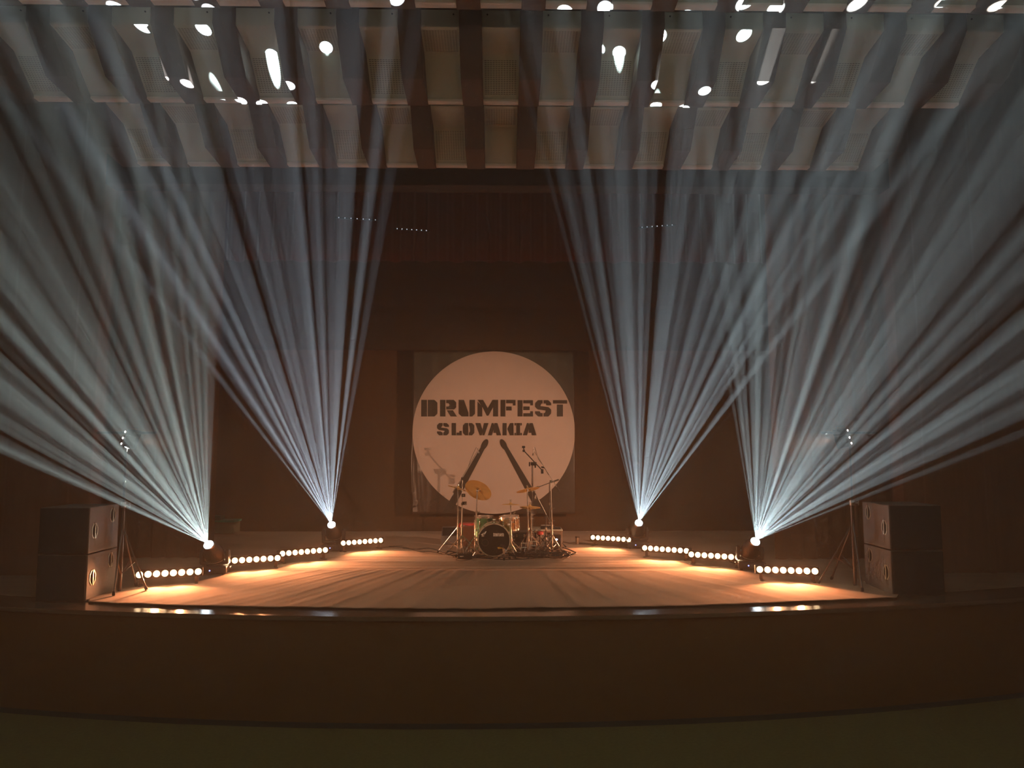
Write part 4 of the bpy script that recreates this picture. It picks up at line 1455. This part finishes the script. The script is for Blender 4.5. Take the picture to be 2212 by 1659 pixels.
# ------------------------------------------------------------------ tripod light stands beside the speakers
def side_light(px, by, topy, sgn, label_s, label_l, lam):
    c = F(px, by)
    top = W(px + sgn * 0, topy, c.y)
    z0 = STAGE + 0.02
    T = thing('lighting_stand', label_s, 'stand', (c.x, c.y, z0), 0)
    part('pole', M_darkmetal, T, lambda b: cyl(b, (c.x, c.y, z0 + 0.0), (c.x, c.y, z0 + 1.0), 0.022))
    part('upper_pole', M_darkmetal, T, lambda b: cyl(b, (c.x, c.y, z0 + 0.95), (c.x, c.y, top.z), 0.014))
    part('collar', M_steel, T, lambda b: clamp(b, (c.x, c.y, z0 + 1.0), 1.6))
    leg_set(T, c, 0.75, 0.30 if sgn < 0 else 0.42, z0, M_darkmetal, ph=[1.4, -1.3, 0.1] if sgn < 0 else [PI - 1.3, PI + 1.3, PI - 0.3], r=0.011)
    part('cross_bar', M_darkmetal, T, lambda b: cyl(b, (c.x - 0.35, c.y, top.z), (c.x + 0.35, c.y, top.z), 0.016))
    for i, (px_, py_) in enumerate(lam):
        p = W(px_, py_, c.y + 0.02)
        aimv = (Vector((0.1, 13.2, STAGE + 0.7)) - p).normalized()
        L = thing('par_can', label_l[i], 'stage light', p)
        Mx = Matrix.Translation(p) @ frame_z(aimv)
        part('can', M_black, L, lambda b: lathe(b, [(0, -0.07), (0.03, -0.068), (0.045, -0.04), (0.045, 0.07), (0.05, 0.08), (0.046, 0.08), (0.04, 0.05), (0, 0.05)], Mx, 24))
        part('lens', M_led, L, lambda b: disc_uv(b, 0.038, Mx @ Matrix.Translation((0, 0, 0.055)), 20))
        part('back_screw', M_chrome, L, lambda b: lathe(b, [(0, -0.088), (0.010, -0.084), (0.014, -0.075), (0.012, -0.066), (0, -0.066)], Mx, 12))
        part('glint_dot', mat('white_glint_glow', (0.5, 0.5, 0.5), 0.3, emit=(1, 0.95, 0.9), es=7), L, lambda b: lathe(b, [(0, -0.094), (0.012, -0.09), (0.012, -0.086), (0, -0.086)], Mx, 10))  # glint on the back of the can, put in as a glowing dot
        part('yoke', M_darkmetal, L, lambda b: tube(b, [p + Vector((-0.055, 0, 0)), p + Vector((-0.055, 0, 0.07)), p + Vector((0.055, 0, 0.07)), p + Vector((0.055, 0, 0))], 0.005))
    return c, top


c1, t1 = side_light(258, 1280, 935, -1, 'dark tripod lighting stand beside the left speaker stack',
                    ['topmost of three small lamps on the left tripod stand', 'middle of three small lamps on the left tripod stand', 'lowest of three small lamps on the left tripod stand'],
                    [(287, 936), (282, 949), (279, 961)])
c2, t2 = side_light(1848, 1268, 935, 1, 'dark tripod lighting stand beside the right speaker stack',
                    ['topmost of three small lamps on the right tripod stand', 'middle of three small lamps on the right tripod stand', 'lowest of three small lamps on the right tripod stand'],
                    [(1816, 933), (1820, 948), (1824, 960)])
SIDE_COL = (1.0, 0.50, 0.28)
for c, pw in ((W(282, 949, c1.y), 330), (W(1820, 948, c2.y), 620)):
    tgt = Vector((0.0, 14.0, STAGE + 1.1))
    d = (tgt - c).normalized()
    lamp('par_light', 'SPOT', c + d * 0.13, pw, SIDE_COL, d, 0.02, R(58), 0.8)

# ------------------------------------------------------------------ covered table at stage left, overhead LED bars
g0, g1 = W(452, 1150, 14.95), W(505.5, 1150, 14.95)
T = thing('covered_table', 'teal-edged covered table half hidden behind the left beam', 'table', ((g0.x + g1.x) / 2, 15.1, STAGE + 0.02))
gz = W(480, 1124, 14.95).z
part('cloth_cover', mat('grey_green_cloth', (0.30, 0.29, 0.20), 0.9), T, lambda b: box(b, (g0.x, 14.95, STAGE + 0.02), (g1.x, 15.3, gz - 0.04), bev=0.02), False)
part('tabletop', mat('teal_laminate', (0.08, 0.60, 0.45), 0.4), T, lambda b: box(b, (g0.x - 0.02, 14.93, gz - 0.04), (g1.x + 0.02, 15.32, gz), bev=0.004), False)
part('stacked_lid', mat('teal_shade', (0.05, 0.28, 0.22), 0.5), T, lambda b: box(b, (g0.x - 0.02, 14.95, gz), (g1.x - 0.28, 15.2, gz + 0.09), bev=0.004), False)

M_lensglint = mat('lens_glint_glow', (0.3, 0.3, 0.3), 0.2, emit=(0.8, 0.85, 1.0), es=1.1)  # unlit lenses given a faint glow in place of their glints
for (xa, ya, xb, yb, n, lab) in ((732, 470, 811, 475, 7, 'overhead light bar at left above the red border, dots faintly visible'),
                                 (858, 494, 921, 498, 7, 'overhead light bar nearer the middle, left of centre'),
                                 (1387, 491, 1452, 486, 7, 'overhead light bar right of centre above the stage')):
    a, b_ = W(xa, ya, 12.3), W(xb, yb, 12.3)
    T = thing('overhead_light_bar', lab, 'stage light', (a + b_) / 2)
    d = (b_ - a)
    part('housing', M_black, T, lambda b: box(b, (-0.06, 0.0, -0.014), (d.length + 0.06, 0.04, 0.014), Matrix.Translation(a) @ Matrix.Rotation(-math.atan2(d.z, d.x), 4, 'Y'), 0.005), False)
    part('hanger', M_cable, T, lambda b: (cyl(b, a + Vector((0, 0.03, 0.02)), Vector((a.x, a.y + 0.03, 9.2)), 0.006), cyl(b, b_ + Vector((0, 0.03, 0.02)), Vector((b_.x, b_.y + 0.03, 9.2)), 0.006)))
    for k in range(n):
        p = a.lerp(b_, k / (n - 1)) + Vector((0, -0.003, 0))
        part('lamp', M_lensglint, T, lambda b: lathe(b, [(0, 0.004), (0.006, 0.002), (0.008, 0)], Matrix.Translation(p) @ Matrix.Rotation(PI / 2, 4, 'X'), 10))
